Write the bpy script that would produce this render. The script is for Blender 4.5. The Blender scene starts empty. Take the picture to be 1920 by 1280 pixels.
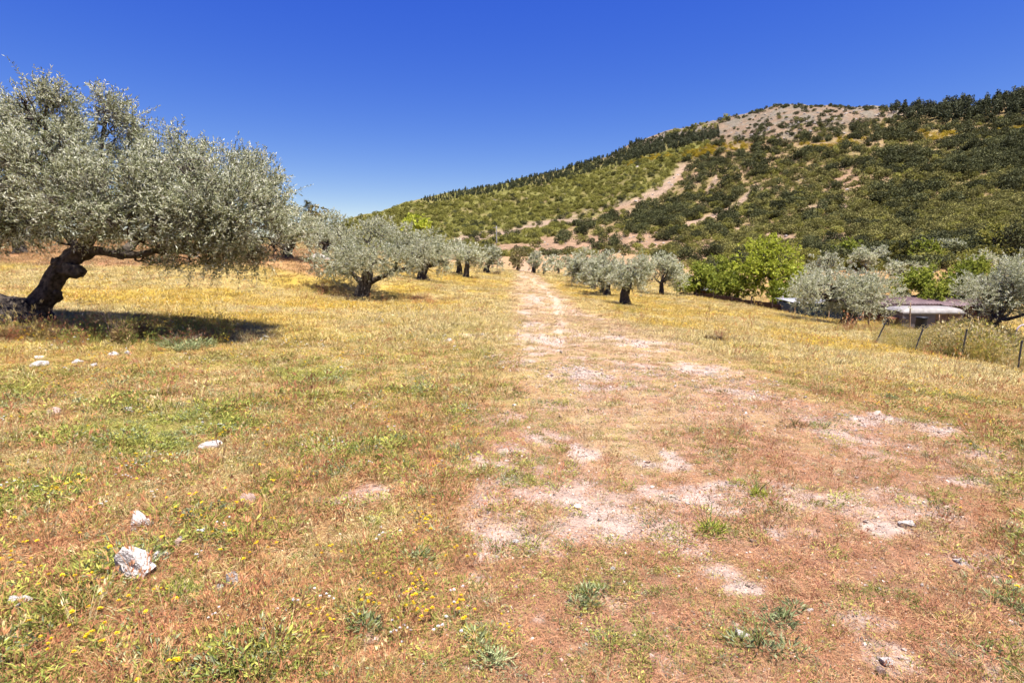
import bpy, math
import numpy as np
from mathutils import Vector

# ------------------------------------------------------------------ camera, sky, sun, exposure
SC = bpy.context.scene
COL = SC.collection
F = 1067.0                      # focal length in pixels of the 1920 px wide photograph
PITCH = math.radians(8.0)
EYE = 1.6
cam_d = bpy.data.cameras.new('camera')
cam_d.sensor_width = 36.0
cam_d.lens = 36.0 * F / 1920.0
cam_d.clip_start = 0.05
cam_d.clip_end = 8000.0
cam = bpy.data.objects.new('camera', cam_d)
COL.objects.link(cam)
cam.location = (0, 0, EYE)
cam.rotation_euler = (math.radians(90) - PITCH, 0, 0)
SC.camera = cam

SUN_EL = math.radians(72.0)
SUN_AZ = math.radians(130.0)    # clockwise from +Y (the viewing direction): high behind the viewer
w = bpy.data.worlds.new('World')
SC.world = w
w.use_nodes = True
nt = w.node_tree
nt.nodes.clear()
sky = nt.nodes.new('ShaderNodeTexSky')
sky.sky_type = 'NISHITA'
sky.sun_disc = False
sky.sun_elevation = SUN_EL
sky.sun_rotation = SUN_AZ
sky.altitude = 900.0
sky.air_density = 1.0
sky.dust_density = 0.12
sky.ozone_density = 3.0
hsv = nt.nodes.new('ShaderNodeHueSaturation')
hsv.inputs['Hue'].default_value = 0.522
hsv.inputs['Saturation'].default_value = 1.3
hsv.inputs['Value'].default_value = 1.0
bg = nt.nodes.new('ShaderNodeBackground')
bg.inputs['Strength'].default_value = 0.056
wo = nt.nodes.new('ShaderNodeOutputWorld')
nt.links.new(sky.outputs[0], hsv.inputs['Color'])
sep = nt.nodes.new('ShaderNodeSeparateColor'); com = nt.nodes.new('ShaderNodeCombineColor')   # the camera's colour response to the sky
nt.links.new(hsv.outputs[0], sep.inputs[0])
for i_, (g_, k_) in enumerate(((1.238, .83), (1.12, .785), (.45, 2.4))):
    pw = nt.nodes.new('ShaderNodeMath'); pw.operation = 'POWER'; pw.inputs[1].default_value = g_
    ml = nt.nodes.new('ShaderNodeMath'); ml.operation = 'MULTIPLY'; ml.inputs[1].default_value = k_
    nt.links.new(sep.outputs[i_], pw.inputs[0]); nt.links.new(pw.outputs[0], ml.inputs[0]); nt.links.new(ml.outputs[0], com.inputs[i_])
nt.links.new(com.outputs[0], bg.inputs['Color'])
nt.links.new(bg.outputs[0], wo.inputs['Surface'])

sun_d = bpy.data.lights.new('sun', 'SUN')
sun_d.energy = 5.0
sun_d.angle = math.radians(0.53)
sun_d.color = (1.0, 0.955, 0.88)
sun = bpy.data.objects.new('sun', sun_d)
COL.objects.link(sun)
sd = Vector((math.cos(SUN_EL) * math.sin(SUN_AZ), math.cos(SUN_EL) * math.cos(SUN_AZ), math.sin(SUN_EL)))
sun.rotation_euler = sd.to_track_quat('Z', 'Y').to_euler()
sun.location = sd * 60

SC.view_settings.view_transform = 'Standard'
SC.view_settings.look = 'None'
SC.view_settings.exposure = 1.5
SC.view_settings.gamma = 1.0
SC.view_settings.use_curve_mapping = False
SC.cycles.use_adaptive_sampling = True
SC.cycles.adaptive_threshold = 0.03
SC.cycles.max_bounces = 5
SC.cycles.diffuse_bounces = 2
SC.cycles.transmission_bounces = 4

# ------------------------------------------------------------------ numeric helpers
CP, SP = math.cos(PITCH), math.sin(PITCH)

def st(u, v):
    """pixel of the photograph -> slopes x/y and (z-eye)/y of its line of sight"""
    a = (np.asarray(u, float) - 960) / F
    b = (640 - np.asarray(v, float)) / F
    k = CP + b * SP
    return a / k, (b * CP - SP) / k

def pt(u, v, d):
    s, t = st(u, v)
    return np.array([s * d, d, EYE + t * d])

def to_px(x, y, z):
    X, Y, Z = x, y, z - EYE
    dep = Y * CP - Z * SP
    up = Y * SP + Z * CP
    return 960 + F * X / dep, 640 - F * up / dep

def hsh(ix, iy, seed):
    h = (ix.astype(np.int64) * 374761393 + iy.astype(np.int64) * 668265263 + seed * 974634777) & 0xffffffff
    h = ((h ^ (h >> 13)) * 1274126177) & 0xffffffff
    h = ((h ^ (h >> 16)) * 2246822519) & 0xffffffff
    return ((h ^ (h >> 15)) & 0xffffff) / float(0xffffff)

def vnoise(x, y, seed=0):
    x = np.asarray(x, float); y = np.asarray(y, float)
    ix = np.floor(x); iy = np.floor(y)
    fx = x - ix; fy = y - iy
    fx = fx * fx * (3 - 2 * fx); fy = fy * fy * (3 - 2 * fy)
    a = hsh(ix, iy, seed); b = hsh(ix + 1, iy, seed)
    c = hsh(ix, iy + 1, seed); d = hsh(ix + 1, iy + 1, seed)
    return (a * (1 - fx) + b * fx) * (1 - fy) + (c * (1 - fx) + d * fx) * fy

def fbm(x, y, seed=0, octv=4):
    r = 0; amp = 0.5; tot = 0
    for o in range(octv):
        r = r + amp * vnoise(x * 2 ** o + 17.3 * o, y * 2 ** o - 9.1 * o, seed + o)
        tot += amp; amp *= 0.5
    return r / tot

def sstep(a, b, x):
    k = np.clip((x - a) / (b - a), 0, 1)
    return k * k * (3 - 2 * k)

# ------------------------------------------------------------------ the lie of the land
CTRL = []
for u_, v_, d_ in [(50, 603, 11), (200, 640, 9.6), (677, 558, 26), (793, 529, 36), (868, 517, 46), (913, 512, 52), (972, 508, 72),
                   (1020, 516, 62), (1047, 513, 70), (1172, 574, 31), (1133, 552, 39), (1110, 541, 46), (1092, 531, 55), (1240, 549, 40),
                   (1590, 610, 32), (1905, 655, 21), (1635, 645, 20), (1710, 660, 18), (1800, 675, 16.5), (1908, 692, 15), (2100, 720, 14),
                   (1450, 578, 45), (1300, 562, 47), (1365, 568, 45), (1745, 622, 34), (1690, 613, 37), (1820, 616, 38), (1580, 507, 70),
                   (1793, 482, 76), (1700, 500, 70), (1920, 480, 72), (1400, 505, 75), (1250, 500, 78),
                   (535, 478, 30), (590, 490, 36), (330, 505, 27), (150, 508, 26), (0, 512, 25), (50, 462, 42), (300, 470, 42), (480, 470, 40),
                   (-200, 500, 24), (-200, 455, 40), (720, 478, 62), (820, 488, 75), (0, 445, 70), (300, 452, 72), (550, 452, 70),
                   (930, 478, 112), (1100, 474, 110), (1250, 468, 106), (1400, 470, 98), (1600, 462, 92), (1800, 455, 88), (1950, 450, 85),
                   (700, 470, 115), (400, 462, 110)]:
    CTRL.append(pt(u_, v_, d_))
for x_, y_, z_ in [(0, 2, 0), (0, 5, 0), (0, 9, 0), (0, 16, -.02), (-3, 3, .02), (3, 3, -.02), (-5, 7, .1), (5, 7, -.12), (8, 10, -.45), (0, -6, 0), (-8, -4, .1), (8, -4, -.3),
                   (0, -30, 0), (-30, 0, 1.2), (30, 0, -1.8), (-30, -30, .5), (30, -30, -1), (1, 30, -.12), (0.5, 50, .1), (-70, 10, 3), (70, 20, 0)]:
    CTRL.append(np.array([x_, y_, z_], float))
CTRL = np.array(CTRL)
_C = 3.5
def _k(ax, ay, bx, by):
    return np.sqrt((ax[:, None] - bx[None]) ** 2 + (ay[:, None] - by[None]) ** 2 + _C * _C)
_n = len(CTRL)
_A = np.zeros((_n + 3, _n + 3))
_A[:_n, :_n] = _k(CTRL[:, 0], CTRL[:, 1], CTRL[:, 0], CTRL[:, 1]) - np.eye(_n) * 0.35
_A[:_n, _n] = _A[_n, :_n] = 1
_A[:_n, _n + 1] = _A[_n + 1, :_n] = CTRL[:, 0]
_A[:_n, _n + 2] = _A[_n + 2, :_n] = CTRL[:, 1]
_W = np.linalg.solve(_A, np.concatenate([CTRL[:, 2], [0, 0, 0]]))

def field_h(x, y):
    sh = np.shape(x)
    x = np.ravel(np.asarray(x, float)); y = np.ravel(np.asarray(y, float))
    r = np.hypot(x, y); k = np.minimum(1, 125 / np.maximum(r, 1e-6))
    xx, yy = x * k, np.maximum(y * k, -40)
    out = np.empty_like(xx)
    for i in range(0, len(xx), 40000):
        a, b = xx[i:i + 40000], yy[i:i + 40000]
        out[i:i + 40000] = _k(a, b, CTRL[:, 0], CTRL[:, 1]) @ _W[:_n] + _W[_n] + _W[_n + 1] * a + _W[_n + 2] * b
    out = out + 0.05 * (fbm(x * .7, y * .7, 5, 3) - .5) + .12 * (fbm(x * .12, y * .12, 9, 2) - .5) * sstep(8, 30, r)
    return out.reshape(sh)

SKYLINE = [(640, 420), (665, 410), (700, 402), (760, 382), (800, 372), (850, 360), (950, 343), (1050, 319), (1150, 290), (1180, 270), (1250, 246), (1300, 235),
           (1400, 212), (1450, 197), (1500, 195), (1550, 194), (1600, 199), (1650, 201), (1700, 206), (1800, 200), (1920, 184), (2050, 172)]
_ss = np.array([st(a, b) for a, b in SKYLINE])
_phi = np.arctan(_ss[:, 0]); _el = _ss[:, 1] * np.cos(_phi)
D2R = math.pi / 180
PHI_T = np.concatenate([[-180 * D2R, -90 * D2R, -40 * D2R, -22 * D2R], _phi, [65 * D2R, 90 * D2R, 130 * D2R, 180 * D2R]])
EL_T = np.concatenate([[.0, .02, .03, .035], _el, [.24, .16, .05, .0]])
RR_T = ([-180, -60, -16, 0, 12, 22, 30, 42, 60, 180], [300, 500, 850, 720, 560, 420, 370, 330, 340, 300])
RB_T = ([-180, -40, 0, 15, 30, 45, 70, 180], [150, 130, 120, 116, 112, 116, 120, 150])

def terrain(x, y):
    x = np.asarray(x, float); y = np.asarray(y, float)
    r = np.hypot(x, y); ph = np.arctan2(x, y)
    rb = np.interp(ph / D2R, *RB_T); rr = np.interp(ph / D2R, *RR_T)
    z = field_h(x, y)
    zb = field_h(np.sin(ph) * rb, np.cos(ph) * rb)
    zr = EYE + np.interp(ph, PHI_T, EL_T) * rr
    k = np.clip((r - rb) / (rr - rb), 0, 1)
    g = k * (0.80 + 0.20 * sstep(0, .35, k))
    g = g * (1 - k) + k * (1 - (1 - k) ** 1.25) * .5 + k * g * .5 if False else g
    steep = np.clip((zr - zb) / 60, 0, 1)
    bump = (fbm(x * .018, y * .018, 21, 4) - .5) * 15 * np.minimum(1, k * 4) * np.minimum(1, (1 - k) * 4) * steep
    bump = bump + (fbm(x * .09, y * .09, 31, 3) - .5) * 2.4 * np.minimum(1, k * 6) * steep
    hill = zb + (zr - zb) * g + bump
    over = np.maximum(r - rr, 0)
    hill = hill - over * np.minimum(.18, np.maximum(zr - zb, 0) / 900 * .9) 
    hill = np.maximum(hill, -6)
    return np.where(r <= rb, z, hill)

_YS = np.exp(np.linspace(math.log(1.3), math.log(900), 900))
def ground_hit(u, v):
    """first point of the terrain on the line of sight of each pixel (arrays)"""
    u = np.atleast_1d(np.asarray(u, float)); v = np.atleast_1d(np.asarray(v, float))
    out = np.zeros((len(u), 3))
    for i in range(0, len(u), 150):
        s, t = st(u[i:i + 150], v[i:i + 150])
        Y = np.broadcast_to(_YS, (len(s), len(_YS)))
        X = s[:, None] * Y
        below = (EYE + t[:, None] * Y) - terrain_g(X, Y)
        j = np.argmax(below < 0, axis=1)
        j = np.where((below < 0).any(1), np.maximum(j, 1), len(_YS) - 1)
        ii = np.arange(len(s))
        b0, b1 = below[ii, j - 1], below[ii, j]
        k = np.clip(b0 / (b0 - b1 + 1e-9), 0, 1)
        yy = _YS[j - 1] * (1 - k) + _YS[j] * k
        out[i:i + 150, 0] = s * yy; out[i:i + 150, 1] = yy
    out[:, 2] = terrain_g(out[:, 0], out[:, 1])
    return out

phis = np.concatenate([np.linspace(-180, -60, 40, endpoint=False), np.linspace(-60, 60, 500, endpoint=False), np.linspace(60, 180, 40, endpoint=False)]) * D2R
rads = np.concatenate([np.exp(np.linspace(math.log(.5), math.log(1.6), 8, endpoint=False)), np.exp(np.linspace(math.log(1.6), math.log(105), 300, endpoint=False)),
                       np.exp(np.linspace(math.log(105), math.log(1000), 150, endpoint=False)), [1000, 1400, 2200, 4000]])
NP_, NR = len(phis), len(rads)
RR, PP = np.meshgrid(rads, phis, indexing='ij')
TX, TY = RR * np.sin(PP), RR * np.cos(PP)
TZ = terrain(TX, TY)
TZ[-1] = np.minimum(TZ[-1], -5)
_gi = np.arange(NR); _gj = np.arange(NP_)
def terrain_g(x, y):
    """height of the ground sheet as it is meshed (bilinear)"""
    x = np.asarray(x, float); y = np.asarray(y, float)
    fi = np.interp(np.hypot(x, y), rads, _gi); fj = np.interp(np.arctan2(x, y), phis, _gj)
    i = np.minimum(fi.astype(int), NR - 2); j = np.minimum(fj.astype(int), NP_ - 2)
    a = fi - i; b = fj - j
    return (TZ[i, j] * (1 - a) + TZ[i + 1, j] * a) * (1 - b) + (TZ[i, j + 1] * (1 - a) + TZ[i + 1, j + 1] * a) * b
def gz(x, y):
    return float(terrain_g(np.array([x]), np.array([y]))[0])

# ------------------------------------------------------------------ mesh helpers
class MB:
    """collects triangles and quads with a per-vertex tint"""
    def __init__(self):
        self.v = []; self.q = []; self.t = []; self.a = []; self.n = 0
    def add(self, V, quads=None, tris=None, tint=0.5):
        V = np.asarray(V, float).reshape(-1, 3)
        self.v.append(V)
        if quads is not None and len(quads): self.q.append(np.asarray(quads, np.int64).reshape(-1, 4) + self.n)
        if tris is not None and len(tris): self.t.append(np.asarray(tris, np.int64).reshape(-1, 3) + self.n)
        self.a.append(np.broadcast_to(np.asarray(tint, float), (len(V),)))
        self.n += len(V)
        return self
    def box(self, c, s, rz=0.0, tint=.5, taper=1.0, tilt=(0, 0)):
        x, y, z = np.array(s) / 2.0
        V = np.array([[a * x * (taper if k > 0 else 1), b * y * (taper if k > 0 else 1), k * z] for k in (-1, 1) for b in (-1, 1) for a in (-1, 1)], float)
        V[:, 0] += V[:, 2] * tilt[0]; V[:, 1] += V[:, 2] * tilt[1]
        cz, sz = math.cos(rz), math.sin(rz)
        V = np.stack([V[:, 0] * cz - V[:, 1] * sz, V[:, 0] * sz + V[:, 1] * cz, V[:, 2]], 1) + np.array(c)
        return self.add(V, [[0, 2, 3, 1], [4, 5, 7, 6], [0, 1, 5, 4], [2, 6, 7, 3], [0, 4, 6, 2], [1, 3, 7, 5]], tint=tint)
    def mesh(self, name, mat, smooth=False):
        me = bpy.data.meshes.new(name)
        V = np.concatenate(self.v) if self.v else np.zeros((0, 3))
        q = np.concatenate(self.q) if self.q else np.zeros((0, 4), np.int64)
        t = np.concatenate(self.t) if self.t else np.zeros((0, 3), np.int64)
        fill(me, V, q, t, smooth)
        at = me.attributes.new('tint', 'FLOAT', 'POINT')
        at.data.foreach_set('value', np.concatenate(self.a).astype(np.float32))
        if mat: me.materials.append(mat)
        return me
    def obj(self, name, mat, parent=None, smooth=False):
        return link(name, self.mesh(name, mat, smooth), parent)

def fill(me, V, q, t, smooth):
    me.vertices.add(len(V))
    me.vertices.foreach_set('co', V.astype(np.float32).ravel())
    me.loops.add(len(q) * 4 + len(t) * 3)
    me.loops.foreach_set('vertex_index', np.concatenate([q.ravel(), t.ravel()]).astype(np.int32))
    me.polygons.add(len(q) + len(t))
    me.polygons.foreach_set('loop_start', np.concatenate([np.arange(len(q)) * 4, len(q) * 4 + np.arange(len(t)) * 3]).astype(np.int32))
    me.polygons.foreach_set('loop_total', np.concatenate([np.full(len(q), 4), np.full(len(t), 3)]).astype(np.int32))
    me.polygons.foreach_set('use_smooth', np.full(len(q) + len(t), bool(smooth)))
    me.update(calc_edges=True)

def link(name, data, parent=None):
    o = bpy.data.objects.new(name, data)
    COL.objects.link(o)
    if parent is not None: o.parent = parent
    return o

def tag(o, label=None, cat=None, group=None, kind=None):
    if label: o['label'] = label
    if cat: o['category'] = cat
    if group: o['group'] = group
    if kind: o['kind'] = kind
    return o

def empty(name, loc, rz=0.0):
    o = link(name, None)
    o.location = loc; o.rotation_euler = (0, 0, rz)
    return o

def norm(a):
    return a / np.maximum(np.linalg.norm(a, axis=-1, keepdims=True), 1e-9)

def tube(mb, pts, rad, n=8, rough=0.0, seed=0, tint=.5, cap=True):
    """a limb swept along points, with knots and furrows of relative size rough"""
    pts = np.asarray(pts, float); rad = np.broadcast_to(np.asarray(rad, float), (len(pts),))
    m = len(pts)
    T = norm(np.gradient(pts, axis=0))
    ref = np.array([0.31, 0.95, 0.05]) if abs(T[0] @ np.array([0.31, .95, .05])) < .9 else np.array([1., 0, 0])
    V = []
    for i in range(m):
        a = norm(np.cross(T[i], ref)); b = np.cross(T[i], a); ref = b if False else ref
        th = np.arange(n) / n * 2 * math.pi
        rr = rad[i] * np.ones(n)
        if rough:
            rr = rr * (1 + rough * (fbm(np.cos(th) * 1.7 + seed * 3.1, np.sin(th) * 1.7 + i * .33 + seed, seed, 3) - .5) * 2
                       + rough * .5 * np.sin(th * 5 + seed + i * .25))
        V.append(pts[i] + rr[:, None] * (np.cos(th)[:, None] * a + np.sin(th)[:, None] * b))
    V = np.concatenate(V)
    i, j = np.meshgrid(np.arange(m - 1), np.arange(n), indexing='ij')
    j2 = (j + 1) % n
    Q = np.stack([i * n + j, i * n + j2, (i + 1) * n + j2, (i + 1) * n + j], -1).reshape(-1, 4)
    tr = []
    if cap:
        V = np.concatenate([V, pts[-1:] + T[-1:] * rad[-1] * .6, pts[:1]])
        e = (m - 1) * n
        tr = [[e + k, e + (k + 1) % n, m * n] for k in range(n)] + [[(k + 1) % n, k, m * n + 1] for k in range(n)]
    mb.add(V, Q, tr, tint)

def smooth_path(pts, k=4):
    """Catmull-Rom through the points"""
    p = np.asarray(pts, float)
    if len(p) < 3:
        return np.concatenate([p[0] + (p[1] - p[0]) * i / k for i in range(k)]).reshape(-1, p.shape[1]) if False else np.array([p[0] + (p[-1] - p[0]) * i / k for i in range(k + 1)])
    e = np.concatenate([[2 * p[0] - p[1]], p, [2 * p[-1] - p[-2]]])
    out = []
    for i in range(1, len(e) - 2):
        for q in range(k):
            t = q / k
            out.append(.5 * ((2 * e[i]) + (-e[i - 1] + e[i + 1]) * t + (2 * e[i - 1] - 5 * e[i] + 4 * e[i + 1] - e[i + 2]) * t * t
                             + (-e[i - 1] + 3 * e[i] - 3 * e[i + 1] + e[i + 2]) * t ** 3))
    out.append(e[-2])
    return np.array(out)

# ------------------------------------------------------------------ scatter of uncountable plants and pebbles
COLL = {}
def proto_obj(coll, name, mb, mat, smooth=False):
    c = COLL.setdefault(coll, bpy.data.collections.new(coll))
    o = bpy.data.objects.new(name, mb.mesh(name, mat, smooth)); c.objects.link(o)
def gn_scatter(name, coll, P, R, S, I, C):
    me = bpy.data.meshes.new(name); me.vertices.add(len(P)); me.vertices.foreach_set('co', P.astype(np.float32).ravel())
    for nm, ty, arr, key in (('rot', 'FLOAT_VECTOR', R, 'vector'), ('scl', 'FLOAT_VECTOR', S, 'vector'), ('idx', 'INT', I, 'value'), ('pcol', 'FLOAT_COLOR', np.concatenate([C, np.ones((len(C), 1))], 1), 'color')):
        at = me.attributes.new(nm, ty, 'POINT'); at.data.foreach_set(key, np.asarray(arr).astype(np.int32 if ty == 'INT' else np.float32).ravel())
    o = link(name, me)
    g = bpy.data.node_groups.new(name + '_scatter', 'GeometryNodeTree')
    g.interface.new_socket('Geometry', in_out='INPUT', socket_type='NodeSocketGeometry'); g.interface.new_socket('Geometry', in_out='OUTPUT', socket_type='NodeSocketGeometry')
    n = g.nodes; gi = n.new('NodeGroupInput'); go = n.new('NodeGroupOutput')
    ci = n.new('GeometryNodeCollectionInfo'); ci.inputs['Collection'].default_value = COLL[coll]; ci.inputs['Separate Children'].default_value = True; ci.inputs['Reset Children'].default_value = True
    ip = n.new('GeometryNodeInstanceOnPoints'); ip.inputs['Pick Instance'].default_value = True
    def na(nm, ty):
        q = n.new('GeometryNodeInputNamedAttribute'); q.data_type = ty; q.inputs['Name'].default_value = nm
        return next(s for s in q.outputs if s.enabled and s.name == 'Attribute')
    er = n.new('FunctionNodeEulerToRotation')
    g.links.new(gi.outputs[0], ip.inputs['Points']); g.links.new(ci.outputs[0], ip.inputs['Instance'])
    g.links.new(na('idx', 'INT'), ip.inputs['Instance Index']); g.links.new(na('rot', 'FLOAT_VECTOR'), er.inputs[0]); g.links.new(er.outputs[0], ip.inputs['Rotation'])
    g.links.new(na('scl', 'FLOAT_VECTOR'), ip.inputs['Scale']); g.links.new(ip.outputs[0], go.inputs[0])
    md = o.modifiers.new('scatter', 'NODES'); md.node_group = g
    return o

# ------------------------------------------------------------------ materials
def new_mat(name):
    m = bpy.data.materials.new(name); m.use_nodes = True
    n = m.node_tree.nodes; n.clear()
    out = n.new('ShaderNodeOutputMaterial')
    b = n.new('ShaderNodeBsdfPrincipled')
    m.node_tree.links.new(b.outputs[0], out.inputs[0])
    b.inputs['Roughness'].default_value = .8
    b.inputs['Specular IOR Level'].default_value = .2
    return m, n, m.node_tree.links, b, out

def ramp(n, stops):
    r = n.new('ShaderNodeValToRGB')
    el = r.color_ramp.elements
    while len(el) < len(stops): el.new(.5)
    for e, (p, c) in zip(el, stops):
        e.position = p; e.color = (*c, 1)
    return r

def leaf_mat(name, stops, trans=.3, rough=.6, vary=.35, spec=.12):
    m, n, l, b, out = new_mat(name)
    at = n.new('ShaderNodeAttribute'); at.attribute_name = 'tint'
    r = ramp(n, stops)
    l.new(at.outputs['Fac'], r.inputs[0])
    oi = n.new('ShaderNodeObjectInfo')
    mr = n.new('ShaderNodeMapRange')
    mr.inputs['To Min'].default_value = 1 - vary; mr.inputs['To Max'].default_value = 1 + vary * .7
    l.new(oi.outputs['Random'], mr.inputs['Value'])
    h = n.new('ShaderNodeHueSaturation')
    l.new(mr.outputs[0], h.inputs['Value']); l.new(r.outputs[0], h.inputs['Color'])
    l.new(h.outputs[0], b.inputs['Base Color'])
    b.inputs['Roughness'].default_value = rough
    b.inputs['Specular IOR Level'].default_value = spec
    if trans:
        tr = n.new('ShaderNodeBsdfTranslucent'); mx = n.new('ShaderNodeMixShader')
        mx.inputs[0].default_value = trans
        l.new(h.outputs[0], tr.inputs[0]); l.new(b.outputs[0], mx.inputs[1]); l.new(tr.outputs[0], mx.inputs[2])
        l.new(mx.outputs[0], out.inputs[0])
    return m

def solid(name, c1, c2=None, scale=6.0, rough=.7, bump=.0, metal=0.0, spec=.3, detail=6):
    """two-tone noise-mottled surface"""
    m, n, l, b, out = new_mat(name)
    c2 = c2 or tuple(x * .6 for x in c1)
    c1 = tuple(x * .85 for x in c1); c2 = tuple(x * .85 for x in c2)
    tc = n.new('ShaderNodeTexCoord')
    no = n.new('ShaderNodeTexNoise'); no.inputs['Scale'].default_value = scale; no.inputs['Detail'].default_value = detail
    l.new(tc.outputs['Object'], no.inputs['Vector'])
    r = ramp(n, [(.36, c2), (.64, c1)])
    l.new(no.outputs['Fac'], r.inputs[0]); l.new(r.outputs[0], b.inputs['Base Color'])
    b.inputs['Roughness'].default_value = rough; b.inputs['Metallic'].default_value = metal
    b.inputs['Specular IOR Level'].default_value = spec
    if bump:
        bp = n.new('ShaderNodeBump'); bp.inputs['Strength'].default_value = bump; bp.inputs['Distance'].default_value = .03
        l.new(no.outputs['Fac'], bp.inputs['Height']); l.new(bp.outputs[0], b.inputs['Normal'])
    return m

def ground_mat(name, s1, s2, bump, dist, lo=.52, hi=1.12):
    m, n, l, b, out = new_mat(name)
    at = n.new('ShaderNodeAttribute'); at.attribute_name = 'col'
    tc = n.new('ShaderNodeTexCoord')
    n1 = n.new('ShaderNodeTexNoise'); n1.inputs['Scale'].default_value = s1; n1.inputs['Detail'].default_value = 8; n1.inputs['Roughness'].default_value = .7
    n2 = n.new('ShaderNodeTexNoise'); n2.inputs['Scale'].default_value = s2; n2.inputs['Detail'].default_value = 5
    l.new(tc.outputs['Object'], n1.inputs['Vector']); l.new(tc.outputs['Object'], n2.inputs['Vector'])
    mr = n.new('ShaderNodeMapRange')
    mr.inputs['From Min'].default_value = .3; mr.inputs['From Max'].default_value = .7
    mr.inputs['To Min'].default_value = lo; mr.inputs['To Max'].default_value = hi
    l.new(n1.outputs['Fac'], mr.inputs['Value'])
    h = n.new('ShaderNodeHueSaturation')
    l.new(at.outputs['Color'], h.inputs['Color']); l.new(mr.outputs[0], h.inputs['Value'])
    l.new(h.outputs[0], b.inputs['Base Color'])
    ad = n.new('ShaderNodeMath'); ad.operation = 'ADD'
    l.new(n1.outputs['Fac'], ad.inputs[0]); l.new(n2.outputs['Fac'], ad.inputs[1])
    bp = n.new('ShaderNodeBump'); bp.inputs['Strength'].default_value = bump; bp.inputs['Distance'].default_value = dist
    l.new(ad.outputs[0], bp.inputs['Height']); l.new(bp.outputs[0], b.inputs['Normal'])
    b.inputs['Roughness'].default_value = .95; b.inputs['Specular IOR Level'].default_value = .08
    return m

def tuft_mat(name, trans=.25):
    """colour carried by each scattered plant, shaded from root to tip by the blade's own tint"""
    m, n, l, b, out = new_mat(name)
    at = n.new('ShaderNodeAttribute'); at.attribute_type = 'INSTANCER'; at.attribute_name = 'pcol'
    a2 = n.new('ShaderNodeAttribute'); a2.attribute_name = 'tint'
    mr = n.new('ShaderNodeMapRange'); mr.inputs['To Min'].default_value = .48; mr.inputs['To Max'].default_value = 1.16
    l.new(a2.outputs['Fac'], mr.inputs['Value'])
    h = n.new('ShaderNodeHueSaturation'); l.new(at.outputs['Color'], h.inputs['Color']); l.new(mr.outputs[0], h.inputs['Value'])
    l.new(h.outputs[0], b.inputs['Base Color'])
    b.inputs['Roughness'].default_value = .6
    if trans:
        tr = n.new('ShaderNodeBsdfTranslucent'); mx = n.new('ShaderNodeMixShader'); mx.inputs[0].default_value = trans
        l.new(h.outputs[0], tr.inputs[0]); l.new(b.outputs[0], mx.inputs[1]); l.new(tr.outputs[0], mx.inputs[2]); l.new(mx.outputs[0], out.inputs[0])
    return m

M = {}
M['field'] = ground_mat('meadow_soil', 9.0, 55.0, .8, .03)
M['hill'] = ground_mat('hill_soil', .35, 2.5, .9, .5, .5, 1.2)
M['bark'] = solid('olive_bark', (.10, .078, .06), (.022, .016, .012), 13, .95, 1.0)
M['bark2'] = solid('grey_bark', (.12, .095, .07), (.05, .038, .028), 9, .95, .7)
M['olive'] = leaf_mat('olive_leaves', [(0, (.13, .14, .06)), (.3, (.30, .31, .155)), (.6, (.55, .545, .38)), (1, (.80, .78, .64))], .42, .5, .12, .35)
M['olive_old'] = leaf_mat('old_olive_leaves', [(0, (.085, .095, .034)), (.3, (.21, .22, .10)), (.6, (.45, .455, .30)), (1, (.76, .75, .62))], .4, .5, .12, .4)
M['olive_yel'] = leaf_mat('olive_leaves_yellowing', [(0, (.07, .065, .02)), (.4, (.19, .16, .05)), (1, (.42, .36, .18))], .25, .5, .1)
M['lime'] = leaf_mat('lime_leaves', [(0, (.15, .18, .018)), (.5, (.40, .44, .045)), (1, (.62, .63, .12))], .45, .5, .12)
M['green'] = leaf_mat('green_leaves', [(0, (.085, .11, .014)), (.5, (.235, .27, .035)), (1, (.46, .46, .09))], .42, .5, .15)
M['oak'] = leaf_mat('evergreen_oak_leaves', [(0, (.024, .027, .011)), (.5, (.075, .08, .03)), (1, (.20, .19, .078))], .15, .6, .5, .08)
M['maquis'] = leaf_mat('olive_brown_scrub_leaves', [(0, (.05, .05, .017)), (.5, (.165, .155, .045)), (1, (.36, .31, .11))], .25, .6, .45, .08)
M['scrub'] = leaf_mat('light_scrub_leaves', [(0, (.08, .085, .018)), (.5, (.22, .21, .045)), (1, (.42, .365, .10))], .35, .6, .42)
M['pine'] = leaf_mat('pine_needles', [(0, (.026, .032, .016)), (.5, (.066, .074, .034)), (1, (.14, .14, .065))], .12, .6, .3)
M['broom'] = leaf_mat('broom_blossom', [(0, (.14, .12, .015)), (.4, (.36, .26, .02)), (1, (.56, .40, .05))], .2, .6, .3)
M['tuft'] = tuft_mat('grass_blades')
M['dry_bush'] = leaf_mat('dry_bramble', [(0, (.06, .04, .02)), (.5, (.2, .12, .06)), (1, (.34, .26, .1))], .2, .7, .1)
M['weed'] = leaf_mat('weed_leaves', [(0, (.10, .12, .045)), (.5, (.25, .28, .12)), (1, (.42, .44, .24))], .3, .6, .3)
M['rock'] = solid('limestone', (.60, .55, .51), (.36, .31, .28), 9, .9, .7)
M['rock_pink'] = solid('pink_limestone', (.50, .36, .30), (.33, .21, .16), 10, .9, .7)
M['hill_rock'] = solid('grey_crag', (.42, .37, .33), (.2, .17, .15), 1.5, .95, .8)
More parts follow.
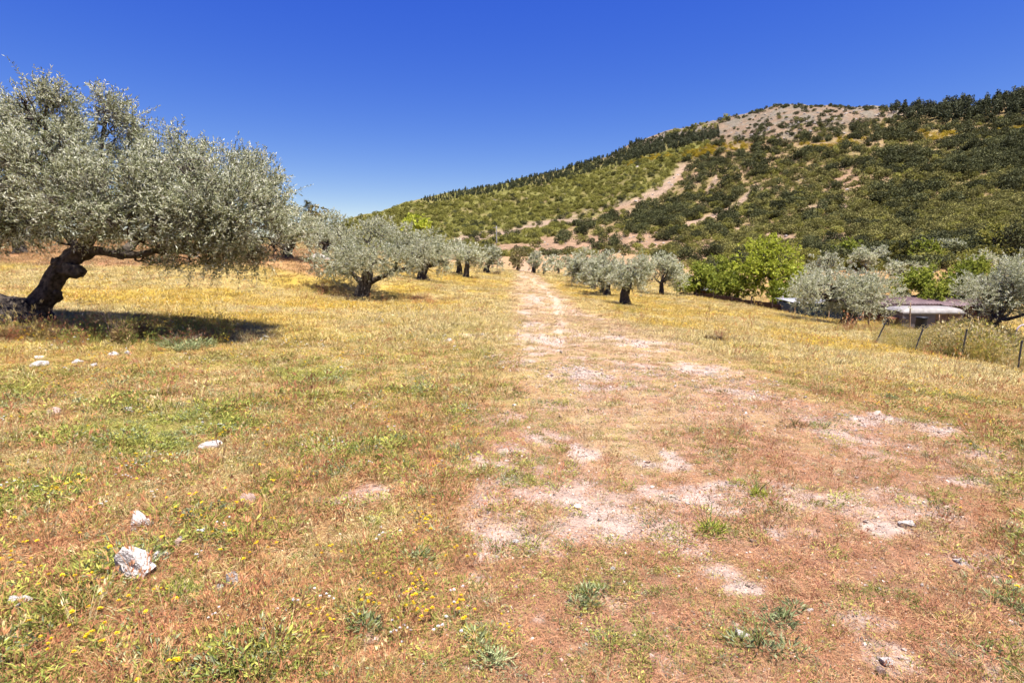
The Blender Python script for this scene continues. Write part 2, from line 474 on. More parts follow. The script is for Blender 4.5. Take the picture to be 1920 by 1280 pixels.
# ------------------------------------------------------------------ what grows and lies bare where
TRACK_PX = [(1285, 800, 1990), (1150, 815, 1960), (1000, 850, 1940), (900, 860, 1925), (860, 865, 1915), (800, 885, 1770), (740, 925, 1545), (690, 935, 1430),
            (640, 942, 1290), (600, 946, 1165), (570, 946, 1090), (545, 950, 1052), (525, 958, 1024), (513, 966, 1006)]
_l = ground_hit([a[1] for a in TRACK_PX], [a[0] for a in TRACK_PX])
_r = ground_hit([a[2] for a in TRACK_PX], [a[0] for a in TRACK_PX])
def _ix(p, y):
    o = np.argsort(p[:, 1])
    return np.interp(y, p[o, 1], p[o, 0])

TRAIL = smooth_path(ground_hit([975, 990, 1006, 1022, 1026, 1040, 1047, 1044, 1052, 1046], [513, 520, 530, 541, 550, 561, 575, 590, 606, 624])[:, :2], 6)

BARE_PX = [(672, 922, 66, 24), (950, 835, 85, 26), (915, 870, 45, 22), (905, 915, 45, 26), (975, 930, 55, 22), (955, 1005, 75, 46), (925, 1055, 55, 34), (1010, 880, 45, 16), (890, 965, 35, 26), (1160, 985, 75, 45), (1085, 935, 45, 20),
           (1200, 930, 60, 20), (1310, 925, 85, 42), (1255, 858, 62, 24), (1340, 1070, 52, 25), (1640, 790, 85, 15), (1755, 806, 52, 10), (1090, 850, 32, 15),
           (1665, 1235, 66, 52), (1620, 1165, 85, 20), (920, 1120, 34, 22), (870, 1255, 66, 28), (1690, 990, 66, 16), (1385, 1100, 66, 15), (1010, 1160, 30, 12),
           (1000, 560, 16, 6), (985, 590, 25, 10), (1010, 640, 60, 12), (960, 670, 50, 12), (1180, 640, 70, 12), (1300, 690, 60, 12), (1420, 740, 60, 12), (1100, 700, 80, 10),
           (1500, 1000, 60, 14), (1780, 900, 70, 10), (1860, 1040, 50, 14), (700, 1190, 40, 16), (760, 1110, 40, 12), (600, 1195, 30, 16), (1000, 610, 40, 10), (900, 628, 40, 4), (440, 585, 30, 3)]
_bp = ground_hit([b[0] for b in BARE_PX], [b[1] for b in BARE_PX])
_bt = np.abs(np.array([st(b[0], b[1])[1] for b in BARE_PX]))
BARE = [(p[0], p[1], 1.2 * b[2] * p[1] / F, 1.4 * b[3] * p[1] / (F * t)) for p, b, t in zip(_bp, BARE_PX, _bt)]
GREEN_PX = [(300, 800, 220, 55), (330, 840, 120, 30), (1340, 1000, 90, 45), (1420, 920, 40, 20), (200, 1060, 120, 40), (960, 900, 60, 20), (1100, 1100, 90, 40), (1400, 1195, 90, 35), (1270, 985, 60, 30),
            (700, 980, 40, 40), (440, 1000, 100, 40), (600, 700, 150, 25), (230, 625, 200, 18), (1000, 870, 60, 20), (1640, 1110, 120, 30), (880, 1180, 90, 30), (1180, 1200, 90, 40), (340, 1110, 120, 40), (1030, 1080, 80, 30), (1000, 800, 50, 12), (1040, 760, 60, 12)]
_gp = ground_hit([b[0] for b in GREEN_PX], [b[1] for b in GREEN_PX])
GREEN = [(p[0], p[1], b[2] * p[1] / F, b[3] * p[1] / (F * abs(st(b[0], b[1])[1]))) for p, b in zip(_gp, GREEN_PX)]

def blobs(x, y, L, wob, seed, freq):
    o = np.full(np.shape(x), -1.0)
    nz = (fbm(x * freq, y * freq, seed, 4) - .5) * wob
    for cx, cy, rx, ry in L:
        d = np.sqrt(((x - cx) / rx) ** 2 + ((y - cy) / ry) ** 2)
        o = np.maximum(o, 1 - d)
    return o + nz

def cover(x, y):
    """fractions of the meadow's surface: track, bare stony soil, green, rust, yellow bloom, trail"""
    r = np.hypot(x, y)
    n1 = fbm(x * .55, y * .55, 40, 4); n2 = fbm(x * 1.9, y * 1.9, 50, 4); n3 = fbm(x * .16, y * .16, 60, 3); n4 = fbm(x * 6, y * 6, 70, 3)
    L, R = _ix(_l, y), _ix(_r, y)
    wd = np.maximum(R - L, .3)
    wob = (n1 - .5) * .5 + (n2 - .5) * .3
    e = np.minimum((x - L) / wd, (R - x) / wd) + wob * .5
    track = sstep(-.09, .24, e) * (y > 1) * (y < 95)
    bare = sstep(.22, .55, blobs(x, y, BARE, 1.7, 80, 3.2) + (n4 - .5) * 1.1) * (.55 + .45 * sstep(.35, .6, n4))
    bare = np.maximum(bare, track * sstep(.54, .66, n2 + .3 * (n4 - .5)) * .75 * sstep(.4, .55, n1))
    bare = np.maximum(bare, track * sstep(.5, .62, n1) * sstep(12, 20, y) * .3)
    d = np.full(np.shape(x), 1e9)
    for i in range(len(TRAIL) - 1):
        a, b = TRAIL[i], TRAIL[i + 1]
        ab = b - a; k = np.clip(((x - a[0]) * ab[0] + (y - a[1]) * ab[1]) / (ab @ ab), 0, 1)
        d = np.minimum(d, np.hypot(x - a[0] - k * ab[0], y - a[1] - k * ab[1]))
    trail = (1 - sstep(.05, .18, d + (n2 - .5) * .25)) * np.clip(.65 + .9 * (n1 - .25), 0, 1)
    green = sstep(.15, .75, blobs(x, y, GREEN, .9, 90, 1.5)) + sstep(.56, .70, n2) * (.55 - .4 * track) * sstep(14, 4, y)
    green = np.clip(green * (1 - bare), 0, 1)
    right = sstep(.1, .6, x / np.maximum(y, 1)) * sstep(13, 7, y)
    rust = sstep(.43, .60, n1 * .45 + n2 * .55 + .13 * sstep(4.4, 2.4, y) + .16 * right) * sstep(12, 4, y)
    rust = np.clip(np.maximum(rust, right * track * .6), 0, 1)
    bank = sstep(.9, 1.6, terrain_bank(x, y))
    bloom = sstep(.44, .62, n3 * .6 + n1 * .4) * sstep(7, 16, r) * sstep(62, 45, r) * (1 - track * .8) * (1 - .8 * bank)
    return dict(track=track, bare=bare, green=green, rust=rust, bloom=bloom, trail=trail, n1=n1, n2=n2, n4=n4, bank=bank)

def terrain_bank(x, y):
    """1..2 on the reddish bank at the left edge of the meadow"""
    s = x / np.maximum(y, 1)
    return 2 * sstep(-.27, -.36, s) * sstep(25.5, 29, y) * sstep(75, 45, y)

def mix(a, b, k):
    return a * (1 - k[..., None]) + np.array(b) * k[..., None]

def field_col(x, y):
    c = cover(x, y)
    k = np.clip((c['n2'] - .3) / .4, 0, 1)
    base = mix(np.broadcast_to(np.array([.38, .275, .10]), np.shape(x) + (3,)), (.36, .265, .075), np.clip((c['n1'] - .35) / .3, 0, 1))
    base = mix(base, (.27, .19, .075), k * .35)
    base = mix(base, (.41, .28, .045), c['bloom'] * .75)
    base = mix(base, (.20, .10, .055), .72 * sstep(9, 3, np.hypot(x, y)) * (1 - .6 * c['track']))
    base = mix(base, (.22, .20, .06), c['green'] * .55)
    base = mix(base, (.30, .155, .08), c['rust'] * .7)
    base = mix(base, (.43, .285, .205), c['track'] * (.35 + .6 * k))
    base = mix(base, (.27, .135, .08), c['track'] * c['rust'] * .5)
    base = mix(base, (.24, .12, .07), c['track'] * .5 * sstep(4, 2.2, y))
    base = mix(base, (.40, .19, .11), c['bank'] * .55 * (.5 + c['n2']))
    base = mix(base, (.45, .345, .29), np.clip(c['bare'] * .9, 0, 1))
    base = mix(base, (.50, .38, .30), c['trail'] * .75)
    far = sstep(60, 85, np.hypot(x, y) + 10 * (c['n1'] - .5))
    base = mix(base, (.34, .21, .125), far * .8)
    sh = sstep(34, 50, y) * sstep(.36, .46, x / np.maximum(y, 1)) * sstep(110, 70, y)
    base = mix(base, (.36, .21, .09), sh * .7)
    return np.clip(base * .92, 0, 1)

def seg_mask(u, v, P, wpx):
    d = np.full(np.shape(u), 1e9)
    for (a, b), (c, e) in zip(P[:-1], P[1:]):
        k = np.clip(((u - a) * (c - a) + (v - b) * (e - b)) / ((c - a) ** 2 + (e - b) ** 2), 0, 1)
        d = np.minimum(d, np.hypot(u - a - k * (c - a), (v - b - k * (e - b)) * 1.3))
    return d / wpx

# bare strips on the hillside, surveyed from the photograph onto the terrain
ROAD_PX = [[(850, 453), (900, 444), (950, 437), (1000, 425)], [(1065, 408), (1110, 396), (1165, 383), (1215, 370), (1245, 352), (1280, 318)], [(1065, 408), (1000, 425)],
           [(1290, 420), (1370, 395), (1420, 350)], [(1500, 395), (1590, 370)], [(1350, 440), (1420, 425)], [(1330, 360), (1345, 330)], [(1440, 440), (1500, 452)], [(1540, 465), (1570, 450)], [(1580, 390), (1600, 378)]]
TERRACE_PX = [[(905, 462), (1030, 462), (1180, 456), (1260, 449)], [(950, 472), (1100, 470), (1250, 463), (1330, 466)], [(1010, 452), (1130, 446), (1240, 437)], [(1560, 485), (1640, 478)]]

def hill_zones(x, y, z):
    u, v = to_px(x, np.maximum(y, 1), z)
    n = fbm(x * .035, y * .035, 110, 4)
    vs = np.interp(u, [a for a, b in SKYLINE], [b for a, b in SKYLINE])
    road = np.full(np.shape(x), 9.)
    for i, P in enumerate(ROAD_PX):
        wpx = [12, 14, 8, 6, 5, 5, 6, 6, 8, 5][i]
        road = np.minimum(road, seg_mask(u, v, P, wpx))
    road = sstep(1.35, .4, road + (n - .5) * 2.8)
    ter = np.full(np.shape(x), 9.)
    for P in TERRACE_PX: ter = np.minimum(ter, seg_mask(u, v, P, 8))
    ter = sstep(1.4, .6, ter + (n - .5) * 1.6)
    crest = np.interp(u, [1110, 1190, 1300, 1400, 1470, 1550, 1650, 1720], [0, 10, 24, 42, 54, 48, 26, 0])
    crest = sstep(1.3, .7, (v - vs) / np.maximum(crest, 1) + (n - .5) * .9) * (crest > 1)
    side = (u - np.interp(v, [240, 260, 300, 350, 400, 450], [1370, 1340, 1290, 1240, 1130, 1000]))   # >0: oak scrub, <0: light scrub
    return u, v, vs, n, road, ter, crest, side

def hill_col(x, y, z):
    u, v, vs, n, road, ter, crest, side = hill_zones(x, y, z)
    m = fbm(x * .2, y * .2, 130, 3)
    base = mix(np.broadcast_to(np.array([.30, .205, .105]), np.shape(x) + (3,)), (.175, .165, .042), np.where(side < 0, .97 * sstep(.12, .42, m), .35 * sstep(.35, .6, m)))
    base = mix(base, (.36, .22, .15), sstep(.58, .72, n) * np.where(side < 0, .2, .6))
    base = mix(base, (.235, .165, .115), crest * .9)
    base = mix(base, (.20, .17, .13), crest * sstep(.45, .6, m))
    base = mix(base, (.36, .255, .18), np.clip(road * .9, 0, 1))
    base = mix(base, (.35, .215, .14), ter * .8)
    lowb = sstep(150, 118, np.hypot(x, y))
    base = mix(base, (.33, .215, .135), lowb * .6)
    return np.clip(base * .80, 0, 1)

# ------------------------------------------------------------------ ground and hill: one sheet, cut in two along the foot of the hill
NF = int(np.searchsorted(rads, 105))
def sheet(name, r0, r1, colf, mat, fan=False):
    X, Y, Z = TX[r0:r1].ravel(), TY[r0:r1].ravel(), TZ[r0:r1].ravel()
    V = np.stack([X, Y, Z], 1); C = colf(X, Y, Z)
    i, j = np.meshgrid(np.arange(r1 - r0 - 1), np.arange(NP_), indexing='ij')
    j2 = (j + 1) % NP_
    Q = np.stack([i * NP_ + j, (i + 1) * NP_ + j, (i + 1) * NP_ + j2, i * NP_ + j2], -1).reshape(-1, 4)
    T = np.zeros((0, 3), np.int64)
    if fan:
        V = np.concatenate([V, [[0, 0, float(terrain(np.zeros(1), np.zeros(1) + .01)[0])]]]); C = np.concatenate([C, C[:1]])
        T = np.array([[len(V) - 1, k, (k + 1) % NP_] for k in range(NP_)])
    me = bpy.data.meshes.new(name)
    fill(me, V, Q, T, True)
    at = me.attributes.new('col', 'FLOAT_COLOR', 'POINT')
    at.data.foreach_set('color', np.concatenate([C, np.ones((len(C), 1))], 1).astype(np.float32).ravel())
    me.materials.append(mat)
    return link(name, me)
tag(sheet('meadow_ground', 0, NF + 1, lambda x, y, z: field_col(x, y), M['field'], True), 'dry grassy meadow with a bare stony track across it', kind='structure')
tag(sheet('hill', NF, NR, hill_col, M['hill']), 'scrub covered hill rising behind the olive grove', kind='structure')
# ------------------------------------------------------------------ leaves and crowns
def leaf_quads(mb, P, D, length, width, rng, tint, flat=.5):
    """one bent diamond per leaf: P bases, D directions"""
    n = len(P)
    D = norm(D)
    ref = norm(rng.normal(size=(n, 3)) + np.array([0, 0, flat]))
    S = norm(np.cross(D, ref)); N = np.cross(S, D)
    L = (length * rng.uniform(.7, 1.25, n))[:, None]; W = (width * rng.uniform(.75, 1.2, n))[:, None] * .5
    mid = P + D * L * .48
    V = np.stack([P, mid + S * W + N * L * .06, P + D * L, mid - S * W + N * L * .06], 1).reshape(-1, 3)
    Q = np.arange(n * 4).reshape(-1, 4)
    mb.add(V, Q, None, np.repeat(tint, 4))

def gapnoise(P, seed, scale):
    r = np.random.default_rng(seed)
    o = 0
    for _ in range(7):
        k = norm(r.normal(size=3)) * r.uniform(.6, 1.6) / scale
        o = o + np.sin(P @ k + r.uniform(0, 6.3))
    return o / 7

def sample_shell(B, n, rng, inner=.45):
    """points in the ellipsoids B (cx cy cz rx ry rz), thicker towards their skins"""
    B = np.asarray(B, float)
    wgt = (B[:, 3] * B[:, 5] + B[:, 3] * B[:, 4] + B[:, 4] * B[:, 5]); wgt /= wgt.sum()
    i = rng.choice(len(B), n, p=wgt)
    d = norm(rng.normal(size=(n, 3)))
    rho = inner + (1 - inner) * rng.uniform(0, 1, n) ** .6
    rho *= 1 + .12 * rng.normal(size=n)
    c, r = B[i, :3], B[i, 3:]
    return c + d * rho[:, None] * r, norm(d / r), i

def sprig_crown(mb, B, nleaf, ll, lw, rng, per=16, slen=.4, seed=0, up=.35, droop=0.0, gap=1.5, stems=None, gscale=.35):
    ns = max(4, int(nleaf / per))
    P, N, bi = sample_shell(B, int(ns * gap), rng)
    g = gapnoise(P, seed, gscale)
    keep = np.argsort(g)[int(len(P) * (1 - 1 / gap)):]
    P, N, g = P[keep], N[keep], g[keep]
    ns = len(P)
    D = norm(N * .75 + np.array([0, 0, up]) + rng.normal(size=(ns, 3)) * .45)
    sl = slen * rng.uniform(.6, 1.3, ns)
    t = (np.arange(per) + .5) / per
    bend = np.array([0, 0, -droop])
    pos = P[:, None] + D[:, None] * (sl[:, None, None] * t[None, :, None]) + bend * (t ** 2)[None, :, None] * sl[:, None, None]
    side = norm(rng.normal(size=(ns, per, 3)))
    ld = norm(D[:, None] * .75 + side * .8 + np.array([0, 0, .12]))
    base = rng.uniform(0, 1, ns) * .35 + .15
    tint = np.clip(base[:, None] + rng.uniform(-.3, .55, (ns, per)), 0, 1)
    leaf_quads(mb, pos.reshape(-1, 3), ld.reshape(-1, 3), ll, lw, rng, tint.ravel())
    if stems is not None:
        a = P - D * .15; e = P + D * sl[:, None]
        s = norm(np.cross(D, rng.normal(size=(ns, 3)))) * .004; q = np.cross(D, s)
        V = np.stack([a + s, a + q, a - s - q, e], 1).reshape(-1, 3)
        k = np.arange(ns)[:, None] * 4
        T = np.concatenate([k + np.array([0, 1, 3]), k + np.array([1, 2, 3]), k + np.array([2, 0, 3])])
        stems.add(V, None, T)

def limb_to(mb, a, b, r0, r1, rng, wob=.12, n=7, sides=7, sag=0.0, rough=.12):
    a = np.asarray(a, float); b = np.asarray(b, float)
    t = np.linspace(0, 1, n)[:, None]
    L = np.linalg.norm(b - a)
    p = a + (b - a) * t
    off = np.cumsum(rng.normal(size=(n, 3)) * wob * L / n, 0); off -= off[0]
    p = p + off * np.sin(t * math.pi * .8) + np.array([0, 0, -sag]) * np.sin(t * math.pi) * L
    p = smooth_path(p, 2)
    tt = np.linspace(0, 1, len(p))
    tube(mb, p, r0 + (r1 - r0) * tt ** .8, sides, rough, int(rng.integers(999)))
    return p

def px_blobs(L, d, base, rng, dz=.9):
    """crown lobes noted on the photograph -> ellipsoids at real depth round the tree"""
    out = []
    for q in L:
        u, v, ru, rv = q[:4]
        off = q[4] if len(q) > 4 else 0.0
        c = pt(u, v, d + off) - base
        k = (d + off) / F
        out.append([*c, ru * k, (ru + rv) * .5 * k * dz, rv * k])
    return out

def auto_blobs(u0, u1, v0, v1, d, base, rng, n=11, flat=.8):
    c0 = pt(u0, v0, d) - base; c1 = pt(u1, v1, d) - base
    W = c1[0] - c0[0]; H = c0[2] - c1[2]; cx = (c0[0] + c1[0]) / 2
    cy = rng.uniform(-.05, .05) * W
    out = [[cx, cy, c1[2] + H * .55, W * .3, W * .3, H * .36]]
    for i in range(n):
        a = 2 * math.pi * (i + rng.uniform(-.3, .3)) / n * 1.618 * 2
        q = math.sqrt((i + .6) / n)
        rx = W * rng.uniform(.15, .21); rz = min(rx * rng.uniform(.8, 1.05), H * .33)
        x = cx + math.cos(a) * q * (W / 2 - rx); y = cy + math.sin(a) * q * (W / 2 - rx) * .9
        lo, hi = c1[2] + rz * .9, c0[2] - rz
        dome = 1 - .75 * q * q
        z = lo + (hi - lo) * np.clip(dome * rng.uniform(.75, 1.1) if rng.uniform() < .7 else rng.uniform(.0, .5), 0, 1)
        out.append([x, y, z, rx, rx * rng.uniform(.85, 1.1), rz])
    return out

def make_tree(name, label, cat, u, v, d, crown, mat, seed, trunk_w, group=None, blobs_=None, path=None, limbs=None, lai=4.6, leaf=None,
              sprig=True, fork=.42, bark='bark', per=16, slen=None, gap=1.5, nblob=11, up=.35, extra=None, sides=10, z_on_ground=True, mingap=.35):
    rng = np.random.default_rng(seed)
    base = pt(u, v, d)
    base[2] = gz(base[0], base[1])
    root = empty(name, base)
    tag(root, label, cat, group)
    B = px_blobs(blobs_, d, base, rng) if blobs_ is not None else auto_blobs(*crown, d, base, rng, nblob)
    Ba = np.array(B)
    zlo = Ba[:, 2].min() - Ba[:, 5].max() * .5
    k = d / F
    rt = trunk_w * k / 2
    tr = MB()
    if path is not None:
        tp = np.array([pt(a, b, d + (c[0] if c else 0)) - base for a, b, *c in path])
        tp[0] = [tp[0][0], tp[0][1], -.15]
        p = smooth_path(tp, 5)
    else:
        top = np.array([Ba[0, 0] * .55 + rng.uniform(-.08, .08), Ba[0, 1] * .5, max(.35, zlo * .6 + Ba[0, 2] * fork)])
        p = smooth_path([[0, 0, -.2], [rng.uniform(-.06, .06), 0, top[2] * .35], [top[0] * .5 + rng.uniform(-.08, .08), top[1] * .4, top[2] * .7], top], 5)
    tt = np.linspace(0, 1, len(p))
    rad = rt * (1.0 - .25 * tt + .75 * np.exp(-tt * 7))
    tube(tr, p, rad, sides, .26, seed)
    if extra: extra(tr, base, rt)
    tr.obj('trunk', M[bark], root, True)
    forkp = p[-1]
    # main limbs
    if limbs is not None:
        L = [np.array([pt(a, b, d + (c[0] if c else 0)) - base for a, b, *c in q]) for q in limbs]
    else:
        order = np.argsort(-Ba[:, 3] * Ba[:, 5])
        ends = [Ba[i, :3] for i in order[:min(6, len(Ba))]]
        L = [np.array([forkp, forkp * .45 + e * .55 + np.array([0, 0, -.1 * np.linalg.norm(e - forkp)]), e]) for e in ends]
    nodes = []
    for q in L:
        lm = MB()
        q = np.array(q); q[0] = q[0] if limbs is not None else forkp
        pp = smooth_path(q, 4)
        r0 = rt * .55; tube(lm, pp, r0 * (1 - .82 * np.linspace(0, 1, len(pp)) ** .7), 8, .15, seed + 3)
        nodes.append((pp, lm, r0))
    # side branches from the nearest limb to every lobe
    for i, b in enumerate(Ba):
        best = min(range(len(nodes)), key=lambda j: np.min(np.linalg.norm(nodes[j][0] - b[:3], axis=1)))
        pp, lm, r0 = nodes[best]
        j = int(np.argmin(np.linalg.norm(pp - b[:3], axis=1) + (pp[:, 2] > b[2] + .1) * .6))
        j = max(j - 2, 0)
        br = limb_to(lm, pp[j], b[:3], r0 * .28, r0 * .12, rng, .5, 6, 5)
        for _ in range(5 if d < 60 else 2):
            dr = norm(rng.normal(size=3) + np.array([0, 0, .5]))
            limb_to(lm, br[int(rng.integers(len(br) // 2, len(br)))], b[:3] + dr * b[3:] * .8, r0 * .16, r0 * .03 + .003, rng, .5, 5, 4)
    for pp, lm, r0 in nodes:
        lm.obj('limb', M[bark], root, True)
    # crown
    W = (Ba[:, 0] + Ba[:, 3]).max() - (Ba[:, 0] - Ba[:, 3]).min(); H = (Ba[:, 2] + Ba[:, 5]).max() - (Ba[:, 2] - Ba[:, 5]).min()
    ll = leaf or max(.07, .0040 * d); lw = ll * (.27 if sprig else .62)
    nl = int(lai * W * H * .8 / (ll * lw * .5))
    nl = min(nl, 190000)
    cr = MB(); st_ = MB() if d < 14 else None
    gs = mingap if d < 14 else max(mingap, W * .055)
    if sprig:
        sprig_crown(cr, B, nl, ll, lw, rng, per, slen or max(.32, W * .05), seed, up, .12, gap, st_, gs)
    else:
        sprig_crown(cr, B, nl, ll, lw, rng, 8, slen or max(.3, W * .05), seed, .1, .1, gap, None, gs)
    cr.obj('crown', M[mat], root)
    if st_: st_.obj('twigs', M['bark2'], root)
    return root

# ------------------------------------------------------------------ the big leaning olive
HERO_B = [(150, 285, 60, 40, .8), (240, 275, 40, 34, 1.0), (120, 290, 60, 45, -.6), (300, 360, 60, 50, 1.2), (85, 218, 60, 52), (55, 190, 30, 26), (105, 178, 28, 24), (188, 205, 28, 30), (215, 240, 52, 40, .6), (15, 250, 66, 54, .5), (50, 322, 85, 52, -1.0), (70, 345, 95, 60, .9), (165, 360, 90, 58, -1.3),
          (150, 345, 65, 48, 1.2), (268, 318, 42, 36, .5), (255, 370, 85, 62, -1.1), (326, 296, 46, 40), (390, 312, 46, 36, .6), (340, 340, 75, 62, -.9), (420, 345, 70, 55), (470, 335, 46, 40, .8),
          (505, 375, 40, 45, .3), (450, 395, 70, 55, -.6), (480, 420, 60, 50, .6), (430, 420, 70, 50, -1.0), (395, 385, 80, 60, -1.2), (345, 405, 85, 55, .9), (350, 418, 80, 42, -1.2), (255, 412, 75, 40, 1.0), (240, 412, 70, 32, -1.4), (150, 408, 80, 40, -.8), (60, 405, 90, 46, .2),
          (-60, 300, 100, 110, 0), (-40, 400, 80, 50, .4), (-130, 360, 90, 90, 0), (440, 455, 55, 42, .2), (500, 440, 38, 42, -.5), (400, 475, 48, 24, -.9), (470, 490, 34, 20, .3), (345, 484, 34, 16, .6), (290, 488, 22, 10, .9),
          (-60, 230, 60, 50, .3), (15, 445, 50, 22, .5), (510, 478, 22, 20, -.2)]
def hero_base(mb, base, rt):
    rng = np.random.default_rng(3)
    # swollen, knotted foot and the sawn stub below the fork
    for (a, b, c, e, rr) in [(48, 606, 8, 562, .40), (20, 612, 5, 572, .34), (70, 612, 66, 575, .34), (95, 560, 106, 548, .13), (38, 604, 30, 566, .36), (-20, 612, -14, 580, .3), (112, 500, 98, 492, .12)]:
        q0 = pt(a, b, 11 + rng.uniform(-.25, .25)) - base; q1 = pt(c, e, 11 + rng.uniform(-.2, .2)) - base
        q0[2] = min(q0[2], 0.0) - .1 if b > 590 else q0[2]
        pp = smooth_path([q0, (q0 + q1) / 2 + rng.normal(size=3) * .05, q1], 5)
        tube(mb, pp, rr * np.array([1.05, 1.08, 1.0, .95, .95, .92, .85, .8, .72, .55, .3])[:len(pp)], 14, .35, int(a) % 17 + 2)
    q = [pt(118, 502, 11) - base, pt(134, 506, 10.9) - base, pt(147, 509, 10.8) - base, pt(152, 514, 10.8) - base]
    tube(mb, smooth_path(q, 3), np.linspace(.15, .11, 10), 10, .3, 4)
make_tree('olive_tree', 'big leaning old olive tree, thick dark trunk bent over a patch of shade', 'olive tree', 50, 605, 11, None, 'olive_old', 7, 36,
          blobs_=HERO_B, path=[(46, 612), (66, 582), (90, 548), (110, 516), (126, 494), (146, 477), (168, 467)],
          limbs=[[(155, 470), (190, 470, -.1), (225, 477, -.3), (262, 478, -.5), (300, 468, -.4), (338, 466, -.3), (350, 440, -.3), (372, 405, -.2), (365, 360)],
                 [(150, 468), (160, 430, .3), (120, 380, .8), (95, 300, .6), (85, 225, .3), (92, 190)],
                 [(160, 464), (185, 420, -.4), (195, 330, -.1), (188, 290), (200, 225, .2)],
                 [(148, 468), (120, 435, 1.0), (60, 400, 1.3), (-40, 350, .8), (-110, 330)],
                 [(300, 468, -.4), (360, 462, -.8), (420, 440, -.6), (480, 400)],
                 [(225, 477, -.3), (270, 440, .8), (320, 400, 1.0), (400, 330, .6)],
                 [(338, 466, -.3), (390, 470, .3), (440, 462, .4), (490, 462, 0)]],
          lai=6.2, slen=.34, extra=hero_base, sides=18, gap=1.5, mingap=.15, up=.3)
OL = 'olive trees of the grove'
def olive(label, u, v, d, crown, seed, tw, **k):
    k.setdefault('group', OL)
    return make_tree('olive_tree', label, 'olive tree', u, v, d, crown, k.pop('mat', 'olive'), seed, tw, **k)
# row on the left of the track
olive('olive tree with three spreading limbs from a short stout trunk, left of the track', 678, 558, 26, None, 11, 25,
      blobs_=[(690, 450, 48, 34), (640, 455, 44, 34, .5), (745, 455, 44, 32, .3), (605, 470, 30, 28), (620, 495, 36, 24, -.6), (660, 490, 38, 28, -1.2), (700, 485, 42, 26, -1.2), (740, 490, 36, 24, -.8), (775, 470, 30, 28),
              (690, 470, 50, 34, 1.3), (650, 435, 30, 20, .4), (720, 432, 34, 20, .6), (600, 498, 20, 14), (770, 495, 22, 14, .4), (640, 512, 26, 12, .3), (795, 470, 20, 22, .2)],
      path=[(677, 562), (682, 540), (687, 522), (690, 508)],
      limbs=[[(682, 532), (668, 520), (660, 508), (650, 490), (640, 465)], [(690, 508), (696, 495), (702, 480), (700, 455)], [(685, 534), (705, 524), (725, 515), (738, 505), (745, 490), (750, 465)], [(738, 505), (755, 506), (772, 500), (782, 480)]])
olive('olive tree half hidden behind the tip of the big leaning olive', 540, 474, 30, (498, 606, 388, 468), 12, 16, nblob=12)
olive('olive tree low on the reddish bank beside a pale boulder', 612, 486, 37, (560, 668, 398, 482), 13, 16, nblob=12)
olive('olive tree with a broad flaring trunk, second from the spreading one', 794, 529, 36, (735, 862, 428, 522), 14, 20, nblob=13)
olive('olive tree leaning at the far left, seen under the crown of the big olive', 40, 486, 33, (-90, 90, 380, 462), 19, 18)
olive('slim olive tree, the closer of two trunks standing side by side', 874, 518, 45, (842, 912, 448, 507), 15, 10, nblob=9)
olive('slim dark olive trunk crossing behind its twin', 862, 516, 47, (828, 886, 446, 503), 16, 10, nblob=9)
olive('olive tree with a slanting trunk at the end of its row by the track', 913, 512, 52, (888, 954, 458, 508), 17, 10, nblob=9)
olive('yellowing olive tree at the far end of the track', 971, 507, 72, (950, 1000, 467, 503), 20, 6, nblob=8, mat='olive_yel')
FAR = 'small olives at the far end of the meadow'
olive('dark based olive tree behind the pale trail at the far end', 1000, 511, 66, (984, 1022, 474, 510), 21, 8, nblob=8, group=FAR)
olive('thin olive sapling at the far end of the meadow', 1020, 516, 62, (1010, 1031, 494, 514), 22, 2.5, nblob=6, group=FAR)
olive('small round olive between the sapling and the right hand row', 1047, 513, 70, (1030, 1064, 489, 511), 23, 4, nblob=7, group=FAR)
olive('grey olive crown just behind the sapling', 1034, 508, 84, (1015, 1056, 476, 503), 24, 4, nblob=7, group=FAR)
olive('grey olive crown touching the back of the right hand row', 1068, 510, 80, (1048, 1090, 473, 505), 25, 4, nblob=7, group=FAR)
olive('far grey olive at the foot of the terraces', 1006, 500, 95, (986, 1026, 470, 497), 26, 4, nblob=7, group=FAR)
# row on the right of the track
olive('olive tree with one straight dark trunk, front of the right hand row', 1172, 575, 31, (1138, 1240, 472, 556), 31, 17, nblob=13, fork=.6)
olive('olive tree with a tilted trunk, second in the right hand row', 1139, 553, 38, (1092, 1180, 472, 546), 32, 10, nblob=11)
olive('olive tree with a thin upright trunk beside the tilted one', 1131, 552, 40, (1086, 1158, 474, 540), 33, 8, nblob=9)
olive('olive tree, third back in the right hand row', 1112, 542, 46, (1056, 1134, 466, 537), 34, 9, nblob=10)
olive('olive tree at the back of the right hand row, trunk close to its neighbours', 1098, 536, 52, (1060, 1112, 472, 532), 35, 7, nblob=9)
olive('low olive with drooping branches between the right hand row and the green thicket', 1240, 549, 40, (1196, 1286, 472, 550), 36, 9, nblob=12, fork=.3)
